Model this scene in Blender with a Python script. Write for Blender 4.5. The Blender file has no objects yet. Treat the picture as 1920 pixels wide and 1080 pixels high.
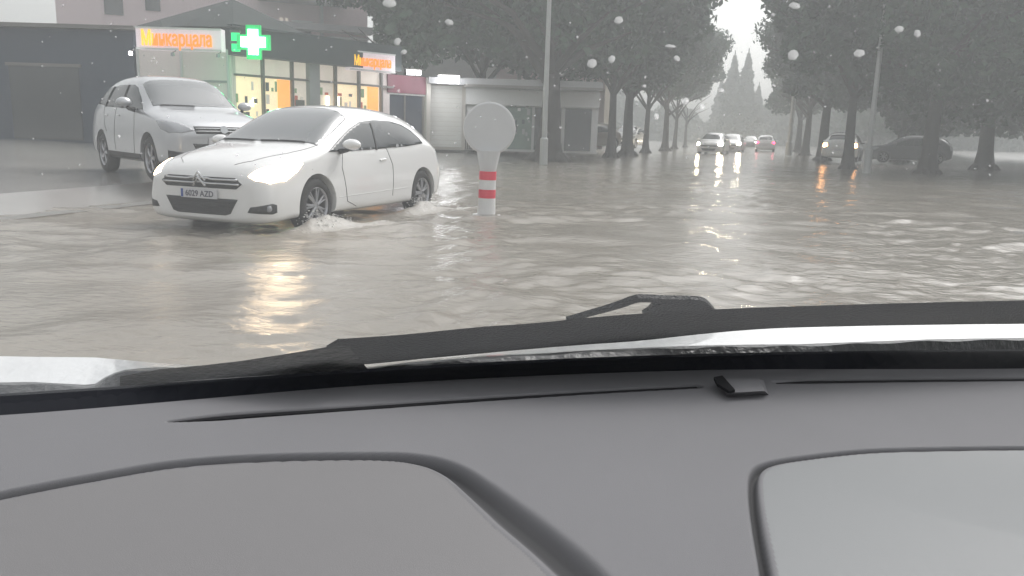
import bpy, bmesh, math, random
import numpy as np
from mathutils import Vector, Matrix, noise, geometry
from mathutils.bvhtree import BVHTree
R = math.radians
random.seed(7); np.random.seed(7)
scene = bpy.context.scene
COL = scene.collection

# ------------------------------------------------------------------ camera
F = 1500.0; CX, CY = 960.0, 540.0
CAMZ = 1.3
PITCH = math.atan(294 / 1500.0); ROLL = R(1.7); YAW = R(15.1)
def basis(yaw):
    fh = Vector((-math.sin(yaw), math.cos(yaw), 0)); rh = Vector((math.cos(yaw), math.sin(yaw), 0))
    f = fh * math.cos(PITCH) + Vector((0, 0, -math.sin(PITCH)))
    u0 = fh * math.sin(PITCH) + Vector((0, 0, math.cos(PITCH)))
    r = rh * math.cos(ROLL) + u0 * math.sin(ROLL); u = u0 * math.cos(ROLL) - rh * math.sin(ROLL)
    return fh, rh, f, r, u
FH, RH, FW, RT, UP = basis(YAW)
CAM = Vector((0, 0, CAMZ))
cd = bpy.data.cameras.new('camera'); cam = bpy.data.objects.new('camera', cd); COL.objects.link(cam)
cd.sensor_width = 36; cd.lens = 36 * F / 1920; cd.clip_start = 0.05; cd.clip_end = 3000
m = Matrix((RT, UP, -FW)).transposed().to_4x4(); m.translation = CAM; cam.matrix_world = m
scene.camera = cam

# ------------------------------------------------------------------ world, sun, exposure
SUN_EL, SUN_ROT = R(49), R(26)
w = bpy.data.worlds.new('World'); scene.world = w; w.use_nodes = True
nt = w.node_tree; bg = nt.nodes['Background']
sky = nt.nodes.new('ShaderNodeTexSky'); sky.sky_type = 'NISHITA'; sky.sun_disc = False
sky.sun_elevation = SUN_EL; sky.sun_rotation = SUN_ROT; sky.dust_density = 6; sky.air_density = 1.5; sky.ozone_density = 0.5
hs = nt.nodes.new('ShaderNodeHueSaturation'); hs.inputs['Saturation'].default_value = 0.10
nt.links.new(sky.outputs[0], hs.inputs['Color']); nt.links.new(hs.outputs[0], bg.inputs['Color'])
bg.inputs['Strength'].default_value = 0.15
sd = bpy.data.lights.new('sun', 'SUN'); sd.energy = 0.5; sd.angle = R(25); sd.color = (1, .97, .93)
sun = bpy.data.objects.new('sun', sd); COL.objects.link(sun)
sun.rotation_euler = (R(90) - SUN_EL, 0, math.pi - SUN_ROT)
scene.view_settings.view_transform = 'Standard'; scene.view_settings.look = 'None'
scene.view_settings.exposure = 0.45; scene.view_settings.gamma = 1
scene.cycles.max_bounces = 8; scene.cycles.volume_bounces = 1
scene.cycles.transparent_max_bounces = 16

# ------------------------------------------------------------------ pixel <-> place helpers
def ray(px, py): return (FW * F + RT * (px - CX) - UP * (py - CY)).normalized()
def P(px, py, D):                       # point at horizontal forward distance D
    d = ray(px, py); return CAM + d * (D / d.dot(FH))
def G(px, py, z=0.15):
    d = ray(px, py); return CAM + d * ((z - CAMZ) / d.z)
def H(px, D, z):                        # point seen at column px (at horizon), distance D, height z
    p = P(px, 246 + (px - 960) * .03, D); return Vector((p.x, p.y, z))
def plane_hit(px, py, p0, n):
    d = ray(px, py); return CAM + d * ((p0 - CAM).dot(n) / d.dot(n))
WZ = 0.15                               # water level

# ------------------------------------------------------------------ materials
MATS = {}
def mat(name, col, rough=.6, metal=0, nscale=0, namt=.15, bump=0, bscale=40, emis=None, estr=0, coat=0, spec=.5, ior=None):
    if name in MATS: return MATS[name]
    m = bpy.data.materials.new(name); m.use_nodes = True; t = m.node_tree; b = t.nodes['Principled BSDF']
    b.inputs['Base Color'].default_value = (*col, 1); b.inputs['Roughness'].default_value = rough
    b.inputs['Metallic'].default_value = metal; b.inputs['Coat Weight'].default_value = coat
    b.inputs['Coat Roughness'].default_value = .05; b.inputs['Specular IOR Level'].default_value = spec
    tc = t.nodes.new('ShaderNodeTexCoord')
    n = t.nodes.new('ShaderNodeTexNoise'); n.inputs['Scale'].default_value = nscale or 3; n.inputs['Detail'].default_value = 6
    t.links.new(tc.outputs['Object'], n.inputs['Vector'])
    mp = t.nodes.new('ShaderNodeMapRange'); mp.inputs['To Min'].default_value = 1 - namt; mp.inputs['To Max'].default_value = 1 + namt
    t.links.new(n.outputs['Fac'], mp.inputs['Value'])
    mx = t.nodes.new('ShaderNodeVectorMath'); mx.operation = 'SCALE'; mx.inputs[0].default_value = col
    t.links.new(mp.outputs[0], mx.inputs['Scale']); t.links.new(mx.outputs[0], b.inputs['Base Color'])
    if bump:
        n2 = t.nodes.new('ShaderNodeTexNoise'); n2.inputs['Scale'].default_value = bscale; n2.inputs['Detail'].default_value = 4
        t.links.new(tc.outputs['Object'], n2.inputs['Vector'])
        bp = t.nodes.new('ShaderNodeBump'); bp.inputs['Strength'].default_value = bump; bp.inputs['Distance'].default_value = .01
        t.links.new(n2.outputs['Fac'], bp.inputs['Height']); t.links.new(bp.outputs[0], b.inputs['Normal'])
    if emis:
        b.inputs['Emission Color'].default_value = (*emis, 1); b.inputs['Emission Strength'].default_value = estr
    MATS[name] = m; return m
mat('paint_white', (.78, .78, .775), .25, coat=1, namt=.03, bump=.05, bscale=150)
mat('paint_silver', (.50, .51, .53), .28, metal=.35, coat=1, namt=.04, bump=.05, bscale=150)
mat('paint_dark', (.05, .055, .06), .3, coat=.6)
mat('paint_brown', (.16, .13, .10), .35, coat=.5)
mat('paint_red', (.45, .04, .06), .35, coat=.5)
mat('car_glass', (.03, .037, .042), .14, namt=.05, spec=.45)
mat('screen_glass', (.09, .10, .105), .08, namt=.05, coat=1, spec=.8)
mat('tyre', (.02, .02, .02), .75, bump=.3)
mat('rim', (.45, .45, .47), .3, metal=.8)
mat('chrome', (.55, .56, .57), .22, metal=.9)
mat('black_plastic', (.018, .018, .02), .55, bump=.2, bscale=80)
mat('grille_black', (.03, .03, .03), .6)
mat('arch_black', (.012, .012, .012), .9)
mat('seam', (.10, .10, .10), .8)
mat('plate', (.62, .62, .64), .45, namt=.03)
mat('plate_ink', (.12, .12, .15), .5)
mat('plate_blue', (.02, .06, .3), .5)
mat('lamp_on', (.9, .9, .8), .2, emis=(1, .86, .62), estr=14)
mat('lamp_on_hot', (.9, .9, .8), .2, emis=(1, .74, .46), estr=15)
mat('far_lamp', (.9, .9, .8), .2, emis=(1, .85, .6), estr=220)
mat('lamp_off', (.30, .31, .33), .12, coat=1)
mat('tail_on', (.5, .02, .01), .3, emis=(1, .10, .04), estr=9)
mat('tail_hot', (.5, .1, .02), .3, emis=(1, .45, .15), estr=22)
mat('tail_pink', (.5, .02, .05), .3, emis=(1, .04, .12), estr=6)
mat('asphalt', (.05, .05, .05), .5, nscale=2, bump=.3)
mat('wet_paving', (.25, .24, .225), .2, nscale=.6, namt=.3, bump=.25, bscale=3)
mat('kerb', (.17, .165, .155), .45, nscale=2)
mat('bark', (.032, .027, .024), .85, nscale=4, namt=.4, bump=1, bscale=12)
mat('pole_grey', (.42, .43, .43), .5, metal=.3, nscale=2)
mat('slate', (.028, .036, .036), .85, nscale=2, namt=.25)
mat('dark_fascia', (.035, .05, .055), .5, nscale=1)
mat('navy_wall', (.03, .045, .075), .7, nscale=.6, namt=.25)
mat('mauve_wall', (.66, .55, .56), .85, nscale=.4, namt=.12)
mat('cream_wall', (.52, .49, .45), .8, nscale=.5, namt=.1)
mat('panel_wall', (.78, .70, .68), .6, nscale=1, namt=.08)
mat('grey_wall', (.33, .33, .34), .85, nscale=.5, namt=.15)
mat('pale_wall', (.60, .60, .60), .85, nscale=.5, namt=.1)
mat('shutter', (.62, .61, .58), .5, nscale=.7, namt=.1)
mat('maroon', (.20, .05, .08), .5, nscale=2)
mat('window_dark', (.03, .035, .04), .1, coat=1)
mat('door_glass', (.04, .05, .075), .12, coat=1)
mat('frame_grey', (.16, .15, .14), .5, namt=.1)
mat('frame_white', (.7, .7, .7), .5)
mat('sign_box', (.75, .68, .72), .5, emis=(1, .85, .93), estr=.22)
mat('sign_orange', (.85, .28, .02), .5, emis=(1, .26, .01), estr=.62)
mat('sign_yellow', (.9, .55, .02), .5, emis=(1, .52, .01), estr=.7)
mat('green_neon', (.0, .25, .08), .4, emis=(.0, .55, .13), estr=.7)
mat('green_lamp', (.0, .4, .12), .4, emis=(.0, .8, .22), estr=1.0)
mat('white_neon', (.8, 1, .9), .4, emis=(.55, 1, .80), estr=6)
mat('lit_window', (.7, .6, .42), .5, nscale=1.6, namt=.3, emis=(1, .80, .50), estr=.55)
mat('lit_window_pale', (.6, .55, .5), .5, nscale=1.2, namt=.3, emis=(1, .86, .72), estr=.25)
mat('lit_orange', (.8, .35, .08), .5, emis=(1, .42, .10), estr=.6)
mat('lit_strip', (.9, .85, .5), .5, emis=(1, .92, .55), estr=3)
mat('led_white', (1, 1, 1), .5, emis=(.97, .98, 1), estr=10)
mat('sign_disc', (.60, .61, .62), .5, namt=.04, emis=None)
mat('stripe_red', (.75, .03, .07), .45, namt=.04)
mat('stripe_white', (.72, .72, .72), .45, namt=.04)
mat('mural_green', (.14, .2, .17), .7, nscale=2, namt=.5)
mat('dash', (.172, .171, .180), .8, spec=.25, nscale=6, namt=.05, bump=.12, bscale=900)
mat('dash_cover', (.155, .151, .155), .50, nscale=3, namt=.05, bump=.10, bscale=900)
mat('dash_gloss', (.145, .153, .16), .45, nscale=3, namt=.05, bump=.05, bscale=900)
for k_ in ('dash', 'dash_cover', 'dash_gloss'):        # panel groove shade painted into the base colour; slots share its mask
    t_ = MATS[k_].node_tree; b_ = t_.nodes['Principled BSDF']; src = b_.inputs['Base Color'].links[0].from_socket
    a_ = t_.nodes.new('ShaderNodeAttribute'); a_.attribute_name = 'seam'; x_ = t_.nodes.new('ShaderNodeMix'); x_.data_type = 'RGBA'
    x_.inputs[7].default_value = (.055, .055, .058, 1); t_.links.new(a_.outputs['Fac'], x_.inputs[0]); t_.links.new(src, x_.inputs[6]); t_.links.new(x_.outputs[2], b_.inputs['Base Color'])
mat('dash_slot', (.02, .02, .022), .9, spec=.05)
mat('frit', (.006, .007, .011), .8, namt=.1, spec=.15)
mat('wiper_black', (.022, .022, .024), .4, nscale=30, namt=.5, bump=.8, bscale=260)
mat('bonnet_wet', (.62, .63, .64), .3, nscale=9, namt=.14, coat=1, bump=.3, bscale=60)
mat('cowl_grey', (.04, .042, .045), .35, nscale=14, namt=.6, bump=.6, bscale=60)
mat('foam', (.75, .74, .72), .6, nscale=20, namt=.2)

def foliage(name, c1, c2):
    m = bpy.data.materials.new(name); m.use_nodes = True; t = m.node_tree; b = t.nodes['Principled BSDF']
    g = t.nodes.new('ShaderNodeObjectInfo'); tc = t.nodes.new('ShaderNodeTexCoord')
    n = t.nodes.new('ShaderNodeTexNoise'); n.inputs['Scale'].default_value = 1.1; n.inputs['Detail'].default_value = 5
    t.links.new(tc.outputs['Object'], n.inputs['Vector'])
    r = t.nodes.new('ShaderNodeValToRGB'); r.color_ramp.elements[0].position = .35; r.color_ramp.elements[1].position = .68
    r.color_ramp.elements[0].color = (*c1, 1); r.color_ramp.elements[1].color = (*c2, 1)
    t.links.new(n.outputs['Fac'], r.inputs[0]); t.links.new(r.outputs[0], b.inputs['Base Color'])
    b.inputs['Roughness'].default_value = .7; MATS[name] = m
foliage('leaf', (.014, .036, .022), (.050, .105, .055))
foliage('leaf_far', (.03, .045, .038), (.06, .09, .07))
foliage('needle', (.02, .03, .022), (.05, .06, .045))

# ------------------------------------------------------------------ object helpers
def thing(name, label, cat, loc=(0, 0, 0), rz=0, group=None):
    o = bpy.data.objects.new(name, None); COL.objects.link(o); o.location = loc; o.rotation_euler = (0, 0, rz)
    o.empty_display_size = .2
    o['label'] = label; o['category'] = cat
    if group: o['group'] = group
    return o
def tag(o, label=None, cat=None, group=None, kind=None):
    if label: o['label'] = label
    if cat: o['category'] = cat
    if group: o['group'] = group
    if kind: o['kind'] = kind
    return o
class MB:
    """collects shapes; build() links them as one mesh"""
    def __init__(s): s.v = []; s.f = []; s.m = []; s.cur = 0
    def add(s, vs, fs):
        k = len(s.v); s.v += [tuple(v) for v in vs]; s.f += [tuple(i + k for i in f) for f in fs]; s.m += [s.cur] * len(fs); return s
    def box(s, c, size, rot=None):
        c = Vector(c); hx, hy, hz = [a / 2 for a in size]
        vs = [Vector((x, y, z)) for x in (-hx, hx) for y in (-hy, hy) for z in (-hz, hz)]
        if rot is not None: vs = [rot @ v for v in vs]
        return s.add([v + c for v in vs], [(0, 1, 3, 2), (4, 6, 7, 5), (0, 4, 5, 1), (2, 3, 7, 6), (0, 2, 6, 4), (1, 5, 7, 3)])
    def wall(s, a, b, z0, z1, th):           # slab from a to b (xy), thickness th to the left side of a->b
        a = Vector((a[0], a[1])); b = Vector((b[0], b[1])); d = (b - a).normalized(); n = Vector((-d.y, d.x)) * th
        q = [a, b, b + n, a + n]
        vs = [(p.x, p.y, z) for z in (z0, z1) for p in q]
        return s.add(vs, [(3, 2, 1, 0), (4, 5, 6, 7), (0, 1, 5, 4), (1, 2, 6, 5), (2, 3, 7, 6), (3, 0, 4, 7)])
    def tube(s, pts, rad, n=8, cap=True):
        pts = [Vector(p) for p in pts]
        if not isinstance(rad, (list, tuple)): rad = [rad] * len(pts)
        vs = []; 
        for i, p in enumerate(pts):
            t = (pts[min(i + 1, len(pts) - 1)] - pts[max(i - 1, 0)]).normalized()
            a = t.orthogonal().normalized() if i == 0 else (a - t * a.dot(t)).normalized()
            b = t.cross(a)
            for k in range(n):
                an = 2 * math.pi * k / n; vs.append(p + (a * math.cos(an) + b * math.sin(an)) * rad[i])
        fs = [(i * n + k, i * n + (k + 1) % n, (i + 1) * n + (k + 1) % n, (i + 1) * n + k) for i in range(len(pts) - 1) for k in range(n)]
        if cap: fs += [tuple(range(n))[::-1], tuple((len(pts) - 1) * n + k for k in range(n))]
        return s.add(vs, fs)
    def prism(s, pts, off):                  # planar polygon extruded by vector off
        pts = [Vector(p) for p in pts]; off = Vector(off); n = len(pts)
        return s.add(pts + [p + off for p in pts], [tuple(range(n))[::-1], tuple(range(n, 2 * n))] + [(i, (i + 1) % n, n + (i + 1) % n, n + i) for i in range(n)])
    def lathe(s, prof, n=32, axis='z', c=(0, 0, 0)):
        c = Vector(c); vs = []
        for r, h in prof:
            for k in range(n):
                a = 2 * math.pi * k / n
                v = (r * math.cos(a), r * math.sin(a), h) if axis == 'z' else (r * math.cos(a), h, r * math.sin(a))
                vs.append(Vector(v) + c)
        return s.add(vs, [(i * n + k, i * n + (k + 1) % n, (i + 1) * n + (k + 1) % n, (i + 1) * n + k) for i in range(len(prof) - 1) for k in range(n)])
    def build(s, name, mt, parent=None, smooth=False, local=False):
        me = bpy.data.meshes.new(name); me.from_pydata(s.v, [], s.f)
        mts = mt if isinstance(mt, (list, tuple)) else [mt]
        for q in mts: me.materials.append(MATS[q] if isinstance(q, str) else q)
        if any(s.m): me.polygons.foreach_set('material_index', s.m)
        me.update()
        bm = bmesh.new(); bm.from_mesh(me); bmesh.ops.recalc_face_normals(bm, faces=bm.faces); bm.to_mesh(me); bm.free()
        if smooth: me.polygons.foreach_set('use_smooth', [True] * len(me.polygons))
        o = bpy.data.objects.new(name, me); COL.objects.link(o)
        if parent:
            o.parent = parent
            if not local:
                r = parent
                while r.parent: r = r.parent
                # parts of static things are modelled in world coordinates
                if parent.parent is None: o.matrix_parent_inverse = Matrix.Translation(-Vector(r.location))
        return o
def copy_tree(o, parent=None):
    c = o.copy(); COL.objects.link(c)
    if parent: c.parent = parent
    for ch in o.children: copy_tree(ch, c)
    return c
def text_mesh(txt, size, name, mt, parent, mw, ext=.01):
    cu = bpy.data.curves.new(name, 'FONT'); cu.body = txt; cu.size = size; cu.extrude = ext; cu.align_x = 'CENTER'; cu.align_y = 'CENTER'
    cu.offset = size * .02
    to = bpy.data.objects.new(name, cu); COL.objects.link(to)
    dg = bpy.context.evaluated_depsgraph_get(); me = bpy.data.meshes.new_from_object(to.evaluated_get(dg))
    bpy.data.objects.remove(to); me.transform(mw); me.name = name
    me.materials.clear(); me.materials.append(MATS[mt])
    o = bpy.data.objects.new(name, me); COL.objects.link(o)
    if parent:
        o.parent = parent
    return o

# ================================================================== SETTING
# road bed under the water, one sheet to the horizon
MB().add([(-700, -300, 0), (700, -300, 0), (700, 1500, 0), (-700, 1500, 0)], [(0, 1, 2, 3)]).build('road', 'asphalt')['kind'] = 'structure'

HUBF = P(602, 383, 9.45); HUBR = P(789, 361, 11.75)      # near side wheel hubs of the white hatchback
CAR_DIR = Vector((HUBF.x - HUBR.x, HUBF.y - HUBR.y, 0)).normalized()
WAKES = []
def water():
    nx, rows = 560, []
    D = 1.5
    while D < 60: rows.append(D); D *= 1.0085
    while D < 1200: rows.append(D); D *= 1.06
    ang = np.linspace(-R(58), R(58), nx)
    X = []; Dd = np.array(rows)
    lx = np.tan(ang)[None, :] * Dd[:, None]; ly = np.repeat(Dd[:, None], nx, 1)
    wx = lx * RH.x + ly * FH.x; wy = lx * RH.y + ly * FH.y
    rs = np.random.RandomState(3)
    z = np.zeros_like(wx); foam = np.zeros_like(wx)
    patch = np.zeros_like(wx)
    for i in range(14):
        lam = rs.uniform(2.5, 9); th = rs.uniform(0, 2 * math.pi); k = 2 * math.pi / lam
        patch += np.sin(k * (wx * math.cos(th) + wy * math.sin(th)) + rs.uniform(0, 6))
    patch = 1 / (1 + np.exp(-patch * .9))
    # warp so crests are not straight
    ux = wx + .25 * np.sin(wy * 1.3 + 1) + .15 * np.sin(wx * 2.1 + wy * .7); uy = wy + .25 * np.sin(wx * 1.1) + .12 * np.sin(wy * 2.7 - wx)
    for i in range(70):
        lam = math.exp(rs.uniform(math.log(.14), math.log(2.2))); th = rs.normal(math.pi / 2 + .25, .75); k = 2 * math.pi / lam
        a = .0026 * lam ** .7
        ph = k * (ux * math.cos(th) + uy * math.sin(th)) + rs.uniform(0, 6.3)
        s_ = np.sin(ph); 
        z += a * (s_ - .35 * np.abs(s_)) * (1.0 if lam > .8 else (.35 + 1.2 * patch))
    # choppy area on the right (pixels 1480-1745, 430-560)
    c = G(1660, 480); dd = ((wx - c.x) * RH.x + (wy - c.y) * RH.y); df = ((wx - c.x) * FH.x + (wy - c.y) * FH.y)
    chop = np.exp(-(dd / 1.6) ** 2 - (df / 1.6) ** 2)
    zc = np.zeros_like(z)
    for i in range(30):
        lam = rs.uniform(.16, .55); th = rs.uniform(.6, 2.6); k = 2 * math.pi / lam
        s_ = np.sin(k * (ux * math.cos(th) + uy * math.sin(th)) + rs.uniform(0, 6.3)); zc += .0042 * lam ** .5 * (1 - 2 * np.abs(s_))
    z += zc * chop * .55
    # bow wave and side wake of the white hatchback
    n2 = Vector((-CAR_DIR.y, CAR_DIR.x, 0))
    near = n2 if n2.dot(-FH) > 0 else -n2
    for hub, amp in ((HUBF, .075), (HUBR, .06)):
        ax = (wx - hub.x) * CAR_DIR.x + (wy - hub.y) * CAR_DIR.y; sx = (wx - hub.x) * near.x + (wy - hub.y) * near.y
        # ridge trailing backwards and outwards
        t = -ax; line = .08 + .55 * np.maximum(t, 0)
        z += amp * np.exp(-((sx - line) / .12) ** 2) * np.exp(-np.maximum(t, 0) / 1.6) * (ax < .45) * np.exp(-np.maximum(ax, 0) / .2) * (.7 + .3 * np.sin(7 * wx + 11 * wy))
        foam += .8 * np.exp(-((sx - line) / .10) ** 2) * np.exp(-np.maximum(t, 0) / 1.5) * (ax < .45) * np.exp(-np.maximum(ax, 0) / .15)
        z += amp * .5 * np.exp(-((sx - line - .35) / .12) ** 2) * np.exp(-np.maximum(t, 0) / 2) * (ax < .5)
    for hub in (HUBF, HUBR):                # water piled up against the turning wheel
        ax = (wx - hub.x) * CAR_DIR.x + (wy - hub.y) * CAR_DIR.y; sx = (wx - hub.x) * near.x + (wy - hub.y) * near.y
        z += .16 * np.exp(-((sx - .10) / .14) ** 2 - ((ax - .18) / .42) ** 2) * (.9 + .1 * np.sin(23 * wx + 17 * wy))
        foam += 1.1 * np.exp(-((sx - .14) / .20) ** 2 - ((ax - .12) / .5) ** 2)
    fade = 1 / (1 + (Dd / 30.0) ** 2)[:, None]
    z = z * (0.25 + .75 * fade) * np.where(Dd < 90, 1, 0)[:, None]
    V = np.stack([wx, wy, z + WZ], -1).reshape(-1, 3)
    idx = np.arange(len(rows) * nx).reshape(len(rows), nx)
    fs = np.stack([idx[:-1, :-1], idx[:-1, 1:], idx[1:, 1:], idx[1:, :-1]], -1).reshape(-1, 4)
    me = bpy.data.meshes.new('water'); me.from_pydata(V.tolist(), [], fs.tolist())
    at_ = me.attributes.new('foam', 'FLOAT', 'POINT'); at_.data.foreach_set('value', np.clip(foam, 0, 1).ravel().astype(np.float32))
    me.polygons.foreach_set('use_smooth', [True] * len(me.polygons))
    # material: murky flood water
    m = bpy.data.materials.new('flood_water'); m.use_nodes = True; t = m.node_tree; b = t.nodes['Principled BSDF']
    tc = t.nodes.new('ShaderNodeTexCoord')
    n = t.nodes.new('ShaderNodeTexNoise'); n.inputs['Scale'].default_value = .35; n.inputs['Detail'].default_value = 5
    t.links.new(tc.outputs['Object'], n.inputs['Vector'])
    r = t.nodes.new('ShaderNodeValToRGB'); r.color_ramp.elements[0].position = .3; r.color_ramp.elements[1].position = .7
    r.color_ramp.elements[0].color = (.215, .194, .162, 1); r.color_ramp.elements[1].color = (.285, .262, .225, 1)
    t.links.new(n.outputs['Fac'], r.inputs[0])
    fa = t.nodes.new('ShaderNodeAttribute'); fa.attribute_name = 'foam'
    fn = t.nodes.new('ShaderNodeTexNoise'); fn.inputs['Scale'].default_value = 22; fn.inputs['Detail'].default_value = 5; t.links.new(tc.outputs['Object'], fn.inputs['Vector'])
    m1 = t.nodes.new('ShaderNodeMath'); m1.operation = 'MULTIPLY'; m1.inputs[1].default_value = 1.7; t.links.new(fn.outputs['Fac'], m1.inputs[0])
    m2 = t.nodes.new('ShaderNodeMath'); m2.operation = 'MULTIPLY'; m2.use_clamp = True; t.links.new(m1.outputs[0], m2.inputs[0]); t.links.new(fa.outputs['Fac'], m2.inputs[1])
    mxc = t.nodes.new('ShaderNodeMix'); mxc.data_type = 'RGBA'; mxc.inputs[7].default_value = (.46, .445, .42, 1)
    t.links.new(m2.outputs[0], mxc.inputs[0]); t.links.new(r.outputs[0], mxc.inputs[6]); t.links.new(mxc.outputs[2], b.inputs['Base Color'])
    mr = t.nodes.new('ShaderNodeMapRange'); mr.inputs['To Min'].default_value = .12; mr.inputs['To Max'].default_value = .6; t.links.new(m2.outputs[0], mr.inputs['Value']); t.links.new(mr.outputs[0], b.inputs['Roughness'])
    b.inputs['Roughness'].default_value = .14; b.inputs['IOR'].default_value = 1.45
    mp = t.nodes.new('ShaderNodeMapping'); mp.inputs['Scale'].default_value = (1, 1.7, 1); mp.inputs['Rotation'].default_value = (0, 0, -YAW)
    t.links.new(tc.outputs['Object'], mp.inputs['Vector'])
    n2_ = t.nodes.new('ShaderNodeTexNoise'); n2_.inputs['Scale'].default_value = 9; n2_.inputs['Detail'].default_value = 6; n2_.inputs['Roughness'].default_value = .55
    t.links.new(mp.outputs[0], n2_.inputs['Vector'])
    bp = t.nodes.new('ShaderNodeBump'); bp.inputs['Strength'].default_value = .42; bp.inputs['Distance'].default_value = .03
    t.links.new(n2_.outputs['Fac'], bp.inputs['Height']); t.links.new(bp.outputs[0], b.inputs['Normal'])
    me.materials.append(m); MATS['flood_water'] = m
    o = bpy.data.objects.new('water', me); COL.objects.link(o); o['kind'] = 'structure'
water()

# pavement left: kerb line along the street, ground rising to the shops
K0 = G(230, 375, .22)                       # a point on the left kerb; the street runs along +Y
KX = K0.x
def slab(name, pts, z, mt):
    mb = MB(); n = len(pts)
    mb.add([(x, y, zz) for (x, y), zz in zip(pts, z)] + [(x, y, -.05) for x, y in pts],
           [tuple(range(n)), tuple(range(2 * n - 1, n - 1, -1))] + [(i, n + i, n + (i + 1) % n, (i + 1) % n) for i in range(n)])
    return mb.build(name, mt)
mb = MB(); xs = [KX - .32, KX - 1.5, KX - 3.0, KX - 8, KX - 14, KX - 60]; zs = [.11, .27, .33, .37, .56, .62]
ys = [-6, 30, 80, 400]
vs = [(x, y, z) for y in ys for x, z in zip(xs, zs)]
mb.add(vs, [(j * 6 + i, j * 6 + i + 1, j * 6 + i + 7, j * 6 + i + 6) for j in range(3) for i in range(5)])
mb.build('pavement', 'wet_paving')['kind'] = 'structure'
MB().box((KX - .16, 197, .01), (.32, 406, .23)).build('kerb', 'kerb')['kind'] = 'structure'
RX = G(1600, 321).x - 1.0                       # right kerb
MB().add([(RX + .3, -6, .10), (RX + 60, -6, .5), (RX + 60, 400, .5), (RX + .3, 400, .10)], [(0, 1, 2, 3)]).build('verge', 'wet_paving')['kind'] = 'structure'
MB().box((RX + .15, 217, .04), (.3, 360, .16)).build('kerb', 'kerb')['kind'] = 'structure'

# ================================================================== CARS
def body_mesh(tab, wheels, wr):
    """tab rows: x, zb, ws, wm, zm, wb, zbelt, wg, zg, ztop -> closed subdivided mesh with wheel arches cut"""
    rows = []
    for (x, zb, ws, wm, zm, wb, zbl, wg, zg, zt) in tab:
        half = [(ws * .55, zb), (ws, zb + .02), (ws + (wm - ws) * .6, zb + .12), (wm, zm), (wb + (wm - wb) * .35, zm + (zbl - zm) * .75), (wb, zbl), (wg, zg), (wg * .62, zg + (zt - zg) * .75)]
        ring = [(0, zb)] + half + [(0, zt)] + [(-y, z) for y, z in half[::-1]]
        rows.append([(x, y, z) for y, z in ring])
    n = len(rows[0]); bm = bmesh.new()
    vv = [[bm.verts.new(p) for p in r] for r in rows]
    for i in range(len(rows) - 1):
        for k in range(n): bm.faces.new((vv[i][k], vv[i][(k + 1) % n], vv[i + 1][(k + 1) % n], vv[i + 1][k]))
    for r in (vv[0], vv[-1]):
        # quad cap
        h = n // 2
        for k in range(h - 1 + 1):
            a, b_ = k, k + 1; c_, d_ = (n - k - 1) % n, (n - k) % n
            q = [r[a], r[b_], r[c_], r[d_ % n]]
            q2 = []
            for v in q:
                if v not in q2: q2.append(v)
            if len(q2) > 2:
                try: bm.faces.new(q2)
                except ValueError: pass
    bmesh.ops.recalc_face_normals(bm, faces=bm.faces)
    me = bpy.data.meshes.new('tmp'); bm.to_mesh(me); bm.free()
    o = bpy.data.objects.new('tmp', me); COL.objects.link(o)
    sm = o.modifiers.new('s', 'SUBSURF'); sm.levels = 2; sm.render_levels = 2
    cb = MB()
    for (wx, wy) in wheels:
        s = 1 if wy > 0 else -1
        cb.lathe([(0.0001, 0), (wr * 1.12, 0), (wr * 1.12, .6), (0.0001, .6)], n=40, axis='y', c=(wx, wy - .24 if s > 0 else wy - .36, wr + .01))
    co = cb.build('cutter', 'arch_black')
    bmc = bmesh.new(); bmc.from_mesh(co.data); bmesh.ops.remove_doubles(bmc, verts=bmc.verts, dist=.001); bmesh.ops.recalc_face_normals(bmc, faces=bmc.faces); bmc.to_mesh(co.data); bmc.free()
    bo = o.modifiers.new('b', 'BOOLEAN'); bo.operation = 'DIFFERENCE'; bo.object = co; bo.solver = 'EXACT'
    try: bo.material_mode = 'TRANSFER'
    except Exception: pass
    dg = bpy.context.evaluated_depsgraph_get(); out = bpy.data.meshes.new_from_object(o.evaluated_get(dg))
    # plain body for raycasts
    o.modifiers.remove(bo); dg = bpy.context.evaluated_depsgraph_get(); ev = o.evaluated_get(dg); plain = bpy.data.meshes.new_from_object(ev)
    bvh = BVHTree.FromPolygons([v.co.copy() for v in plain.vertices], [tuple(p.vertices) for p in plain.polygons])
    bpy.data.objects.remove(o); bpy.data.objects.remove(co)
    return out, bvh
def cast(bvh, p, d):
    d = Vector(d).normalized(); h = bvh.ray_cast(Vector(p) + d * 3, -d)
    return h
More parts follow.
